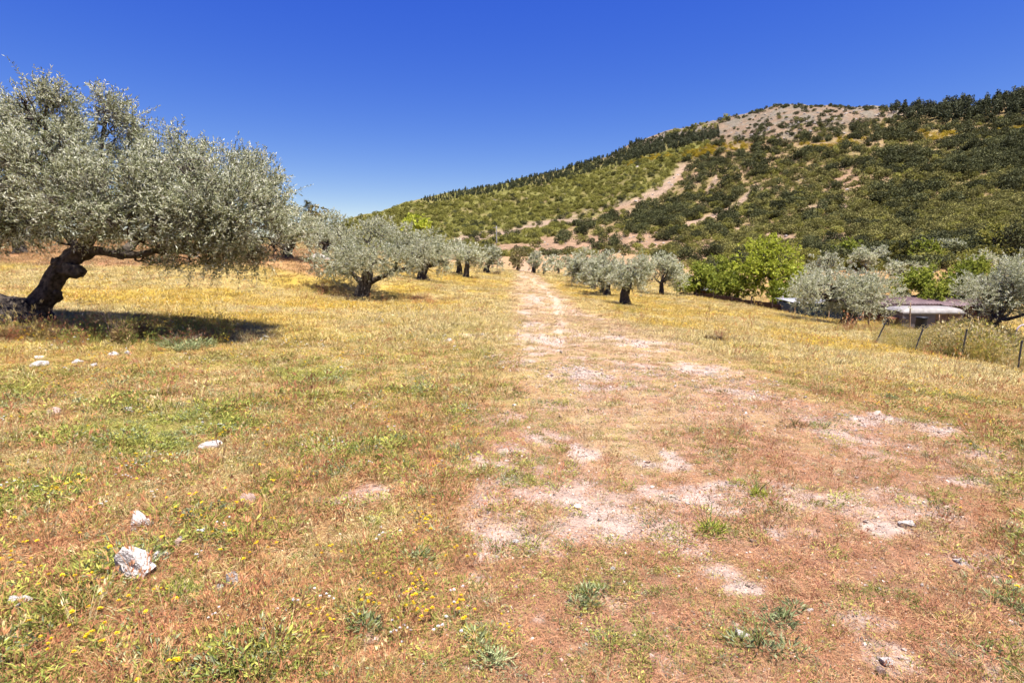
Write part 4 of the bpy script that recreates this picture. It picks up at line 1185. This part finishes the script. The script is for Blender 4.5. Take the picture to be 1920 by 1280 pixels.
# ------------------------------------------------------------------ rocks
def rock_mesh(seed, mat, sub=3, sharp=.35, crack=.0):
    import bmesh
    rng = np.random.default_rng(seed)
    bm = bmesh.new(); bmesh.ops.create_icosphere(bm, subdivisions=sub, radius=1)
    V = np.array([v.co[:] for v in bm.verts])
    for _ in range(14):                           # chop flat facets off a ball
        nrm = norm(rng.normal(size=3)); dd = rng.uniform(.38, .8)
        s = V @ nrm; V = V - np.maximum(s - dd, 0)[:, None] * nrm
    V += norm(V) * (gapnoise(V, seed + 1, .45) * .16 + gapnoise(V, seed + 2, .16) * .07)[:, None]
    if crack:
        V += norm(V) * (-crack * np.maximum(0, 1 - np.abs(gapnoise(V, seed + 3, .3)) * 9))[:, None]
    for v, c in zip(bm.verts, V): v.co = c
    me = bpy.data.meshes.new('rock'); bm.to_mesh(me); bm.free()
    me.materials.append(mat)
    return me
ROCKS = [(255, 1080, 66, 52, 'rock', 'largest jagged white rock, split by dark cracks, in the near grass'), (262, 981, 46, 24, 'rock', 'rounded white rock a step behind the jagged cracked one'),
         (248, 994, 11, 8, 'rock', 'tiny white stone touching the rounded white rock'), (271, 995, 9, 6, 'rock', 'tiny white stone just right of its twin below the rounded rock'),
         (436, 1093, 34, 30, 'rock', 'knobbly grey white rock right of the jagged cracked rock'), (416, 1101, 18, 12, 'rock', 'small flat stone touching the knobbly rock'),
         (470, 942, 28, 30, 'rock_pink', 'pinkish triangular stone among yellow flowers'), (300, 1044, 26, 20, 'rock', 'pale stone just above right of the jagged cracked rock'),
         (336, 1023, 26, 16, 'rock_pink', 'pinkish half buried stone behind the jagged cracked rock'), (38, 1131, 38, 18, 'rock', 'long smooth white stone at the left edge'),
         (488, 1185, 18, 13, 'rock', 'small white stone in reddish litter near the bottom'), (393, 838, 36, 14, 'rock', 'flat pale rock sunk in the green grass'),
         (105, 776, 22, 14, 'rock_pink', 'pinkish stone in the meadow below the olive shade'), (238, 771, 20, 9, 'rock', 'flat pale stone beside the green patch of grass'),
         (268, 752, 18, 10, 'rock_pink', 'faint pink stone above the flat pale one'), (75, 686, 24, 10, 'rock', 'white stone lowest of the group under the big olive'),
         (79, 672, 16, 8, 'rock', 'white stone just above the lowest of the group under the big olive'), (215, 667, 16, 11, 'rock', 'white stone at the front edge of the olive shade'),
         (240, 665, 12, 9, 'rock', 'small pinkish white stone beside the one at the shade edge'), (177, 686, 13, 7, 'rock', 'little white stone in front of the olive shade'),
         (146, 680, 16, 8, 'rock', 'little pale stone between the white ones under the big olive'), (252, 681, 20, 9, 'brick', 'rust red clod in front of the olive shade'),
         (841, 639, 24, 9, 'rock', 'white stone lying left of the track in mid meadow'), (800, 637, 11, 6, 'rock', 'tiny white stone left of the mid meadow stone'), (905, 628, 12, 5, 'rock', 'small white stone by the left edge of the track'),
         (1386, 1188, 30, 16, 'rock', 'pale stone in a tuft of blue green grass'), (1705, 985, 30, 15, 'rock', 'pale flat stone on the reddish right part of the track'), (1662, 1243, 24, 18, 'rock', 'pale stone in the gravel at the bottom right'),
         (968, 1019, 14, 11, 'rock', 'white pebble on the bare patch of the track'), (931, 1046, 11, 8, 'rock', 'smaller white pebble on the bare patch of the track'), (1800, 1055, 20, 12, 'rock', 'white stone amid reddish grass on the right'),
         (1650, 1263, 20, 14, 'rock_pink', 'pinkish stone at the bottom right gravel'), (1150, 1068, 12, 8, 'rock', 'white pebble on the track beside green turf'), (1520, 1145, 14, 10, 'rock', 'white stone on the red soil of the lower right'),
         (640, 690, 12, 6, 'rock', 'tiny white stone in the mid left meadow'), (155, 591, 11, 5, 'rock', 'white pebble in the shade of the big olive')]
rh = ground_hit([q[0] for q in ROCKS], [q[1] for q in ROCKS])
for i, ((u, v, wp, hp_, mt, lab), p) in enumerate(zip(ROCKS, rh)):
    rng = np.random.default_rng(300 + i)
    k = np.linalg.norm(p - np.array([0, 0, EYE])) / F
    me = rock_mesh(300 + i, M[mt], 4 if wp > 30 else 3, crack=.09 if i == 0 else .03)
    me.name = 'field_stone'
    o = link('field_stone', me)
    rx = wp * k / 2; rz = hp_ * k / 2 * (1.15 if wp > 30 else 1.0)
    o.scale = (rx * 1.15, rx * rng.uniform(.8, 1.05), rz * 1.35); o.rotation_euler = (rng.uniform(-.2, .2), rng.uniform(-.2, .2), rng.uniform(-.5, .5))
    o.location = (p[0], p[1], p[2] + rz * .25)
    tag(o, lab, 'stone', 'stones lying in the meadow')
bo = link('boulder', rock_mesh(401, M['rock'], 4)); q = pt(599, 460, 36); o_ = bo
q[2] = gz(q[0], q[1]); bo.location = q; bo.scale = (.9, .7, .65); tag(bo, 'pale boulder on the bank between two olive crowns', 'boulder')

# ------------------------------------------------------------------ stones of the crest and the bare strips of the hill
rng = np.random.default_rng(411)
proto = [mesh_arrays2 for mesh_arrays2 in [rock_mesh(420 + i, None, 2) for i in range(4)]]
PA = []
for me in proto:
    V = np.empty(len(me.vertices) * 3, np.float32); me.vertices.foreach_get('co', V); me.calc_loop_triangles()
    T = np.empty(len(me.loop_triangles) * 3, np.int32); me.loop_triangles.foreach_get('vertices', T); PA.append((V.reshape(-1, 3).astype(float), T.reshape(-1, 3)))
p, u, v = hill_points(9000, (780, 1960, 185, 478))
_, _, vs, n, road, ter, crest, side = hill_zones(p[:, 0], p[:, 1], p[:, 2])
k = rng.uniform(size=len(p)) < np.where(crest > .4, .55, .035 + .10 * ter + .08 * road)
mb = MB()
for q in p[k]:
    V, T = PA[int(rng.integers(4))]; s = rng.uniform(.25, .9) ** 1.5 * (1.4 if q[1] > 200 else .7); a = rng.uniform(0, 6.28)
    X = V * np.array([s, s * .8, s * rng.uniform(.4, .8)])
    mb.add(np.stack([X[:, 0] * math.cos(a) - X[:, 1] * math.sin(a), X[:, 0] * math.sin(a) + X[:, 1] * math.cos(a), X[:, 2]], 1) + q, None, T)
tag(mb.obj('hillside_rubble', M['hill_rock']), 'grey stones scattered over the crest and slopes of the hill', kind='stuff')
# ------------------------------------------------------------------ grass, weeds, flowers, gravel
def blade(mb, b, d, L, w, rng, tint, curl=.35):
    """a tapering, arched blade of two faces"""
    d = norm(np.asarray(d, float)); s = norm(np.cross(d, np.array([0, 0, 1.0]) + rng.normal(size=3) * .5)) * w / 2
    m = b + d * L * .55; t = b + d * L + np.array([0, 0, -curl * L * .45]) + np.array([d[0], d[1], 0]) * L * curl * .3
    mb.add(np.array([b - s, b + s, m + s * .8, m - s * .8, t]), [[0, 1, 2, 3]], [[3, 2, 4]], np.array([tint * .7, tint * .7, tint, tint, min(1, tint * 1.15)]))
rng = np.random.default_rng(500)
for i in range(4):      # 0-3 short turf
    mb = MB()
    for k in range(46):
        a = rng.uniform(0, 6.28); q = .075 * math.sqrt(rng.uniform())
        dd = np.array([math.cos(a) * .8, math.sin(a) * .8, rng.uniform(.35, 1.5)]) + rng.normal(size=3) * .3
        dd[2] = abs(dd[2])
        blade(mb, np.array([math.cos(a) * q, math.sin(a) * q, -.006]), dd, rng.uniform(.025, .075), rng.uniform(.0022, .0042), rng, rng.uniform(.1, .9))
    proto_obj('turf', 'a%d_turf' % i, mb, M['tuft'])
for i in range(3):      # 4-6 tall dry stalks with seed heads
    mb = MB()
    for k in range(13):
        a = rng.uniform(0, 6.28); q = .05 * math.sqrt(rng.uniform()); L = rng.uniform(.10, .24)
        dd = norm(np.array([math.cos(a) * .35, math.sin(a) * .35, 1]) + rng.normal(size=3) * .15); b0 = np.array([math.cos(a) * q, math.sin(a) * q, -.01])
        blade(mb, b0, dd, L, .0022, rng, rng.uniform(.3, .9), .1)
        e = b0 + dd * L * .95 + np.array([0, 0, -.03 * L])
        if k % 2 == 0:
            leaf_quads(mb, np.repeat(e[None], 5, 0) + rng.normal(size=(5, 3)) * .004, np.repeat(dd[None], 5, 0) + rng.normal(size=(5, 3)) * .3, .028, .006, rng, rng.uniform(.4, 1, 5))
    proto_obj('turf', 'b%d_stalks' % i, mb, M['tuft'])
for i in range(3):      # 7-9 low leafy weeds
    mb = MB(); n = 40
    a = rng.uniform(0, 6.28, n); q = .07 * np.sqrt(rng.uniform(size=n))
    P = np.stack([np.cos(a) * q, np.sin(a) * q, rng.uniform(0, .035, n)], 1)
    D = np.stack([np.cos(a), np.sin(a), rng.uniform(.1, .9, n)], 1) + rng.normal(size=(n, 3)) * .4
    leaf_quads(mb, P, D, .028, .008, rng, rng.uniform(.1, .9, n), 1.2)
    proto_obj('turf', 'c%d_weed' % i, mb, M['tuft'])
for i in range(3):      # 10-12 flat straw litter
    mb = MB()
    for k in range(38):
        a = rng.uniform(0, 6.28); p = np.array([rng.normal() * .06, rng.normal() * .06, rng.uniform(.002, .02)])
        blade(mb, p, np.array([math.cos(a), math.sin(a), rng.uniform(-.08, .25)]), rng.uniform(.02, .075), rng.uniform(.0016, .003), rng, rng.uniform(0, 1), .1)
    proto_obj('turf', 'd%d_litter' % i, mb, M['tuft'])
for i in range(3):      # rough grass of the verge, knee high
    mb = MB()
    for k in range(60):
        a = rng.uniform(0, 6.28); q = .22 * math.sqrt(rng.uniform()); L = rng.uniform(.3, .85)
        dd = norm(np.array([math.cos(a) * .35, math.sin(a) * .35, 1]) + rng.normal(size=3) * .2); b0 = np.array([math.cos(a) * q, math.sin(a) * q, -.03])
        blade(mb, b0, dd, L, .008, rng, rng.uniform(.1, .9), .3)
        if k % 3 == 0:
            e = b0 + dd * L; leaf_quads(mb, e[None] + np.zeros((4, 3)), dd[None] + rng.normal(size=(4, 3)) * .3, .09, .02, rng, rng.uniform(.6, 1, 4))
    proto_obj('verge', 'a%d_rough' % i, mb, M['tuft'])
for i in range(4):      # gravel
    me = rock_mesh(520 + i, None, 1)
    V = np.empty(len(me.vertices) * 3, np.float32); me.vertices.foreach_get('co', V); me.calc_loop_triangles()
    T = np.empty(len(me.loop_triangles) * 3, np.int32); me.loop_triangles.foreach_get('vertices', T)
    mb = MB().add(V.reshape(-1, 3).astype(float) * np.array([1, .85, .6]), None, T.reshape(-1, 3), .5)
    proto_obj('gravel_bits', 'g%d_pebble' % i, mb, M['pebble'] if 'pebble' in M else M.setdefault('pebble', tuft_mat('pebbles', 0)))

STRAW, PALE, YGRN, GRN, RUST, GGRN, GOLD = [np.array(c) for c in ((.62, .465, .165), (.74, .63, .35), (.46, .42, .085), (.23, .28, .06), (.52, .22, .115), (.33, .36, .19), (.68, .45, .055))]
rng = np.random.default_rng(600)
PX, PY, SZ = [], [], []
for r0, r1, den, sz in ((1.3, 3.2, 1150, .8), (3.2, 6, 560, .9), (6, 11, 230, 1.15), (11, 20, 75, 1.7), (20, 40, 20, 2.3), (40, 72, 6.5, 3.3)):
    n = int(den * (r1 ** 2 - r0 ** 2) / 2 * (104 * D2R))
    r = np.sqrt(rng.uniform(r0 ** 2, r1 ** 2, n)); a = rng.uniform(-52, 52, n) * D2R
    PX.append(r * np.sin(a)); PY.append(r * np.cos(a)); SZ.append(np.full(n, sz))
PX, PY, SZ = map(np.concatenate, (PX, PY, SZ))
c = cover(PX, PY); n = len(PX); q = rng.uniform(size=n); R_ = np.hypot(PX, PY)
keep = q < np.clip(1 - .90 * c['bare'], 0, 1) * (1 - (.10 + .36 * sstep(3.0, 7, np.hypot(PX, PY))) * c['track'] * sstep(.66, .42, c['n2'] * .6 + c['n4'] * .4)) * (1 - .95 * c['trail'])
PX, PY, SZ, R_ = PX[keep], PY[keep], SZ[keep], R_[keep]; c = {k: v[keep] for k, v in c.items()}; n = len(PX)
q = rng.uniform(size=n); q2 = rng.uniform(size=n); q3 = rng.uniform(size=(n, 1))
base = STRAW * (1 - q3) + PALE * q3
col = base.copy()
isg = q < np.clip(.14 + .75 * c['green'] + .18 * sstep(.45, .6, c['n1']), 0, .92)
isr = ~isg & (q2 < .15 + .68 * c['rust'])
yg = rng.uniform(size=(n, 1))
col[isg] = (YGRN * (1 - yg) + GRN * yg)[isg]
gg = isg & (q2 > .86); col[gg] = GGRN
far = sstep(6, 14, R_)[:, None]
col = np.where(isg[:, None], col * (1 - far * .75) + (YGRN * .35 + STRAW * .65) * far * .75, col)
col[isr] = (RUST * (1 - q3 * .5) + STRAW * q3 * .5)[isr]
bl = c['bloom'] * rng.uniform(.2, 1, n)
col = col * (1 - bl[:, None] * .75) + GOLD * bl[:, None] * .75
tr = c['track'] * (.35 + .5 * sstep(6, 16, R_)) * (1 - .6 * isg) * rng.uniform(.3, 1.1, n)
col = col * (1 - tr[:, None] * .6) + np.array([.62, .385, .30]) * tr[:, None] * .6
bk = np.clip(c['bank'], 0, 1) * .6
col = col * (1 - bk[:, None]) + np.array([.40, .20, .11]) * bk[:, None]
col = col * rng.uniform(.55, 1.3, (n, 1)) * .96
idx = rng.integers(0, 4, n)
s_ = rng.uniform(.7, 1.35, n) * SZ
litter = (~isg & (rng.uniform(size=n) < .40 + .25 * c['rust'] + .2 * c['track'])) & (R_ < 11); idx[litter] = rng.integers(10, 13, litter.sum()); col[litter] = col[litter] * .68 + RUST * .30
weed = isg & (rng.uniform(size=n) < .4) & (R_ < 10); idx[weed] = rng.integers(7, 10, weed.sum())
tall = (~isg) & (rng.uniform(size=n) < .07 * (1 - .6 * c['track']) * sstep(9, 6, R_) + .02); idx[tall] = rng.integers(4, 7, tall.sum())
s_ = s_ * (1 - .3 * c['track']) * np.clip(.45 + 1.15 * c['n2'], .6, 1.5)
Z = terrain_g(PX, PY)
rot = np.stack([rng.normal(size=n) * .1, rng.normal(size=n) * .1, rng.uniform(0, 6.28, n)], 1)
scl = np.stack([s_, s_, s_ * rng.uniform(.75, 1.25, n)], 1)
tag(gn_scatter('meadow_grass', 'turf', np.stack([PX, PY, Z], 1), rot, scl, idx, col), 'short dry straw coloured and green grass covering the meadow', kind='stuff')

# rough grass behind the fence and at the foot of the trees
def verge(n, us, vs_, sc, cols, sd):
    rng = np.random.default_rng(sd)
    p = ground_hit(rng.uniform(*us, n), rng.uniform(*vs_, n)); return p, rng.uniform(*sc, n), np.array(cols)[rng.integers(0, len(cols), n)] * rng.uniform(.75, 1.2, (n, 1))
def fence_line(u): return np.interp(u, [1636, 1710, 1800, 1908, 2050], [646, 661, 676, 693, 715])
rng = np.random.default_rng(610)
u = rng.uniform(1640, 2050, 2200); v = fence_line(u) - 3 - rng.uniform(0, 1, 2200) ** 1.1 * np.interp(u, [1640, 1700, 1760, 2050], [16, 26, 42, 50])
p = ground_hit(u, v)
k = (u > 1690) | (rng.uniform(size=2200) < .45); p, u = p[k], u[k]
n = len(p); cc = np.array([STRAW * 1.0, PALE * .95, YGRN * .9, STRAW * .8, np.array([.22, .2, .07])])[rng.integers(0, 5, n)] * rng.uniform(.7, 1.15, (n, 1))
ss = rng.uniform(.7, 1.4, n) * np.interp(u, [1640, 1740, 1800, 1850, 1900], [.32, .42, .95, .9, .55])
V2 = [p]; S2 = [ss]; C2 = [cc]
for us, vs_, nn, sc, cols in (((-60, 110), (606, 640), 60, (.25, .5), [YGRN * .7, RUST * .8, STRAW]), ((110, 430), (612, 652), 170, (.2, .42), [GRN * .9, YGRN * .7, RUST * .7]), ((560, 640), (538, 562), 25, (.25, .5), [RUST * .8, STRAW]),
                              ((720, 815), (556, 572), 40, (.25, .5), [RUST, STRAW, RUST * .8]), ((1560, 1700), (604, 622), 90, (.3, .6), [YGRN * .7, RUST * .7, STRAW * .8]), ((1150, 1250), (572, 592), 30, (.25, .45), [YGRN * .8, STRAW]),
                              ((1330, 1360), (632, 642), 6, (.25, .4), [RUST * .7]), ((1650, 1810), (614, 626), 60, (.2, .4), [YGRN * .6, STRAW * .7, GRN])):
    a, b, c_ = verge(nn, us, vs_, sc, cols, int(us[0]) + 1000); V2.append(a); S2.append(b); C2.append(c_)
p, ss, cc = map(np.concatenate, (V2, S2, C2)); n = len(p)
tag(gn_scatter('rough_grass', 'verge', p, np.stack([rng.normal(size=n) * .12, rng.normal(size=n) * .12, rng.uniform(0, 6.28, n)], 1), np.stack([ss, ss, ss * rng.uniform(.8, 1.2, n)], 1), rng.integers(0, 3, n), cc),
    'tall dry grass behind the iron fence posts and under the trees', kind='stuff')

# gravel on the bare ground
r = np.concatenate([np.sqrt(rng.uniform(1.4 ** 2, 9 ** 2, 170000)), np.sqrt(rng.uniform(9 ** 2, 20 ** 2, 50000))]); a = rng.uniform(-50, 50, len(r)) * D2R
x, y = r * np.sin(a), r * np.cos(a); c = cover(x, y)
k = rng.uniform(size=len(r)) < np.clip(c['bare'] * .7 + .34 * c['track'] * (.4 + .9 * c['n2']) + .015, 0, 1)
x, y, r = x[k], y[k], r[k]; n = len(x)
s_ = np.exp(rng.normal(size=n) * .5) * .0055 * np.clip(r / 5, 1, 2.3)
g3 = rng.uniform(size=(n, 1)); cc = (np.array([.44, .29, .22]) * (1 - g3) + np.array([.62, .53, .47]) * g3) * rng.uniform(.35, 1.15, (n, 1))
tag(gn_scatter('gravel', 'gravel_bits', np.stack([x, y, terrain_g(x, y) + s_ * .2], 1), rng.uniform(-.5, .5, (n, 3)) + np.stack([np.zeros(n), np.zeros(n), rng.uniform(0, 6.28, n)], 1), np.stack([s_, s_, s_], 1), rng.integers(0, 4, n), cc),
    'pinkish grey gravel on the bare patches of the track', kind='stuff')

# ------------------------------------------------------------------ flowers
M['petal'] = solid('yellow_petals', (.85, .62, .01), (.75, .45, .0), 30, .6)
M['stem'] = solid('flower_stem', (.16, .2, .05), None, 20, .7)
M['white_petal'] = tuft_mat('small_petals', .2)
def flower_head(rng, R=.011):
    mb = MB(); k = 14; a = np.arange(k) / k * 2 * math.pi
    for ring, (rr, zz) in enumerate(((R, .001), (R * .7, .004))):
        P = np.stack([np.cos(a + ring) * .001, np.sin(a + ring) * .001, np.full(k, zz)], 1)
        leaf_quads(mb, P, np.stack([np.cos(a + ring), np.sin(a + ring), np.full(k, .25 + .4 * ring)], 1), rr, R * .42, rng, np.full(k, .7), 6)
    return mb
rng = np.random.default_rng(700)
HEADS = [flower_head(rng).mesh('flower_head', M['petal']) for _ in range(3)]
STEMS = []
for i in range(3):
    mb = MB(); tube(mb, smooth_path([[0, 0, -.01], rng.normal(size=3) * .006 + np.array([0, 0, .05]), [0, 0, .1]], 3), .0011, 4); STEMS.append(mb.mesh('stem', M['stem']))
FL = [(197, 927), (203, 931), (365, 938), (370, 934), (357, 940), (380, 947), (315, 946), (418, 945), (424, 922), (340, 930), (243, 945), (171, 961), (72, 1023), (53, 1021), (209, 1044), (7, 1068), (190, 1157), (140, 1176), (332, 1136),
      (326, 1138), (277, 1170), (459, 1062), (415, 1046), (480, 1035), (515, 917), (472, 880), (521, 890), (307, 900), (320, 854), (290, 873), (12, 833), (35, 854), (4, 932), (120, 1102), (306, 1023), (400, 828), (510, 902), (573, 874), (340, 967),
      (331, 967), (58, 1181), (75, 1105), (1890, 1106), (1905, 1112), (97, 741), (22, 781), (12, 811), (102, 720), (1798, 968), (488, 877), (258, 905), (105, 955), (152, 1010), (60, 905), (230, 880), (30, 975), (150, 900), (470, 990)]
fp = ground_hit([a for a, b in FL], [b + 10 for a, b in FL])
for i, p in enumerate(fp):
    o = empty('yellow_flower', p, rng.uniform(0, 6.28)); h = rng.uniform(.5, 1.0)
    tag(o, 'small bright yellow wildflower standing in the near grass', 'flower', 'yellow flowers in the near grass')
    s_ = link('stem', STEMS[i % 3], o); s_.scale = (1, 1, h)
    hd = link('flower_head', HEADS[i % 3], o); hd.location = (0, 0, .1 * h); k = rng.uniform(.8, 1.35); hd.scale = (k, k, k); hd.rotation_euler = (rng.uniform(-.5, .2), rng.uniform(-.3, .3), 0)
for i in range(2):
    mb = MB()
    for k in range(5):
        b = flower_head(rng); V = np.concatenate(b.v); off = np.array([rng.normal() * .05, rng.normal() * .05, rng.uniform(.04, .1)])
        if k == 0: off[:2] = 0
        mb.add(V + off, np.concatenate(b.q), None, .5)
    proto_obj('blooms', 'f%d_bloom' % i, mb, M['white_petal'])
n = 5200; r = np.exp(rng.uniform(math.log(2.2), math.log(42), n)); a = rng.uniform(-50, 50, n) * D2R
x, y = r * np.sin(a), r * np.cos(a); c = cover(x, y)
s = x / y
w_ = (1 - c['track']) * (1 - c['bare']) * np.where(s < 0, .55, .55 * sstep(5.5, 8, r)) * (.15 + c['bloom'] + .5 * sstep(.5, .65, c['n1']))
k = rng.uniform(size=n) < w_; x, y, r, c_b = x[k], y[k], r[k], c['bloom'][k]; n = len(x)
wh = (rng.uniform(size=n) < .28) & (x / y < .05) & (r < 14)
cc = np.where(wh[:, None], np.array([.75, .74, .72]), np.array([.78, .5, .01])) * rng.uniform(.8, 1.05, (n, 1))
ss = rng.uniform(.7, 1.2, n) * np.clip(r / 6, 1, 3.0) * np.where(wh, .7, .8)
tag(gn_scatter('wildflowers', 'blooms', np.stack([x, y, terrain_g(x, y)], 1), np.stack([np.zeros(n), np.zeros(n), rng.uniform(0, 6.28, n)], 1), np.stack([ss, ss, np.minimum(ss, 1.6)], 1), rng.integers(0, 2, n), cc),
    'tiny yellow and white wildflowers sprinkled over the meadow', kind='stuff')

# ------------------------------------------------------------------ single weeds, dry bushes and a twig
def leafy_plant(rng, R, H, nl, ll, lw):
    mb = MB(); a = rng.uniform(0, 6.28, nl); q = R * np.sqrt(rng.uniform(size=nl)) * .7
    P = np.stack([np.cos(a) * q, np.sin(a) * q, rng.uniform(0, H, nl) * (1 - q / R * .6)], 1)
    D = np.stack([np.cos(a), np.sin(a), rng.uniform(.1, 1.2, nl)], 1) + rng.normal(size=(nl, 3)) * .35
    off = rng.normal(size=(6, 3)) * np.array([R * .55, R * .55, 0]); j = rng.integers(0, 6, nl); sc = rng.uniform(.35, .8, 6)[j][:, None]
    P = P * sc + off[j]; P[:, 2] = np.maximum(P[:, 2], 0)
    leaf_quads(mb, P, D, ll, lw, rng, rng.uniform(.1, 1, nl), 1.0); return mb
WD = [(688, 1172, .09, 'grey green thistle rosette near the bottom, left of the track'), (785, 1048, .08, 'bushy weed with pale buds left of the bare track patch'), (1104, 1124, .10, 'blue green weed tuft in the lower middle of the track'),
      (1422, 1212, .11, 'blue green tuft beside the pale stone at the bottom right'), (1466, 1160, .07, 'small grey green tuft on the rust coloured turf'), (1330, 1000, .16, 'wide bright green tuft on the track'),
      (1420, 925, .12, 'round bright green tuft in the middle right of the track'), (918, 1228, .10, 'green tuft at the bottom centre of the track'), (795, 925, .06, 'tiny pale green plant on the rust coloured turf'),
      (1668, 746, .10, 'lone dark green tuft on the right meadow'), (1490, 800, .14, 'dark dry tuft on the reddish slope'), (1900, 1140, .10, 'dark green weed at the right edge')]
wp = ground_hit([q[0] for q in WD], [q[1] for q in WD])
for i, ((u, v, R, lab), p) in enumerate(zip(WD, wp)):
    g_ = np.random.default_rng(800 + i); o = empty('weed_plant', p); tag(o, lab, 'weed', 'single weeds on the track')
    leafy_plant(g_, R, R * .6, 200, .04, .008).obj('foliage', M['weed'] if i not in (5, 6, 10) else (M['green'] if i != 10 else M['dry_bush']), o)
    st_ = MB()
    for k in range(7):
        a = g_.uniform(0, 6.28); tube(st_, smooth_path([[0, 0, -.01], [math.cos(a) * R * .3, math.sin(a) * R * .3, R * .5], [math.cos(a) * R * .7, math.sin(a) * R * .7, R * .9]], 2), np.linspace(.0025, .001, 5), 4)
    st_.obj('stem', M['stem'], o)
BU = [(40, 632, 70, 26, 'low dry bush against the foot of the big olive'), (118, 636, 60, 26, 'reddish dry bush in front of the big olive trunk'), (218, 636, 80, 48, 'dark dry bramble bush in the shade of the big olive'), (345, 650, 110, 26, 'green bushy weeds at the end of the olive shade'),
      (606, 548, 16, 20, 'small brown shrub left of the spreading olive trunk'), (1345, 640, 26, 12, 'brown tuft on the yellow meadow right of the track'), (932, 515, 10, 10, 'rust coloured shrub by the track beside the end of the left row')]
bp2 = ground_hit([q[0] for q in BU], [q[1] for q in BU])
for i, ((u, v, wpx, hpx, lab), p) in enumerate(zip(BU, bp2)):
    g_ = np.random.default_rng(850 + i); k = p[1] / F; R, H = wpx * k / 2, hpx * k
    o = empty('dry_bush', p); tag(o, lab, 'bush', 'dry bushes of the meadow')
    mt = M['weed'] if i == 3 else M['dry_bush']; nl = 2600 if p[1] < 14 else 500; L = .07 if p[1] < 14 else .13
    mb = leafy_plant(g_, R, H, nl, L, L * .16); mb.obj('foliage', mt, o)
    tw = MB()
    for q in range(26):
        a = g_.uniform(0, 6.28); f = g_.uniform(.2, .9); tube(tw, smooth_path([[math.cos(a) * R * .2, math.sin(a) * R * .2, -.02], [math.cos(a) * R * f * .6, math.sin(a) * R * f * .6, H * .6], [math.cos(a) * R * f, math.sin(a) * R * f, H * g_.uniform(.7, 1.15)]], 2), np.linspace(.006, .002, 5), 4)
    tw.obj('stem', M['wood'], o)
a, b = ground_hit([152, 198], [1096, 1098]); o = empty('twig', a); tag(o, 'bent dark brown twig lying left of the jagged cracked rock', 'twig')
d_ = b - a; m = MB(); tube(m, smooth_path([[0, 0, .01], d_ * .4 + np.array([0, 0, .03]), d_ * .8 + np.array([0, 0, .035]), d_ + np.array([.005, -.01, .005])], 4), np.linspace(.005, .0035, 13), 6, .2); m.obj('stick', M['bark2'], o, True)
m = MB(); tube(m, smooth_path([d_ * .5 + np.array([0, 0, .03]), d_ * .6 + np.array([0, .02, .04]), d_ * .7 + np.array([0, .04, .045])], 2), np.linspace(.003, .0015, 5), 5); m.obj('side_shoot', M['bark2'], o, True)
for (u0, v0, u1, v1) in ((170, 630, 150, 590), (158, 618, 141, 592)):
    a = pt(u1, v1, 9.9) ; b = ground_hit([u0], [v0])[0]
    m = MB(); dd = pt(u1, v1, b[1]) - b
    tube(m, smooth_path([[0, 0, -.02], dd * .5 + np.array([.01, 0, 0]), dd], 3), np.linspace(.006, .003, 7), 5)
    o = m.obj('dry_stalk', M['wood'], None, True); o.location = b; tag(o, 'long pale dry stalk leaning in the shade of the big olive, ' + ('the taller of two' if u0 == 170 else 'the shorter of two'), 'stalk', 'dry stalks in the shade')
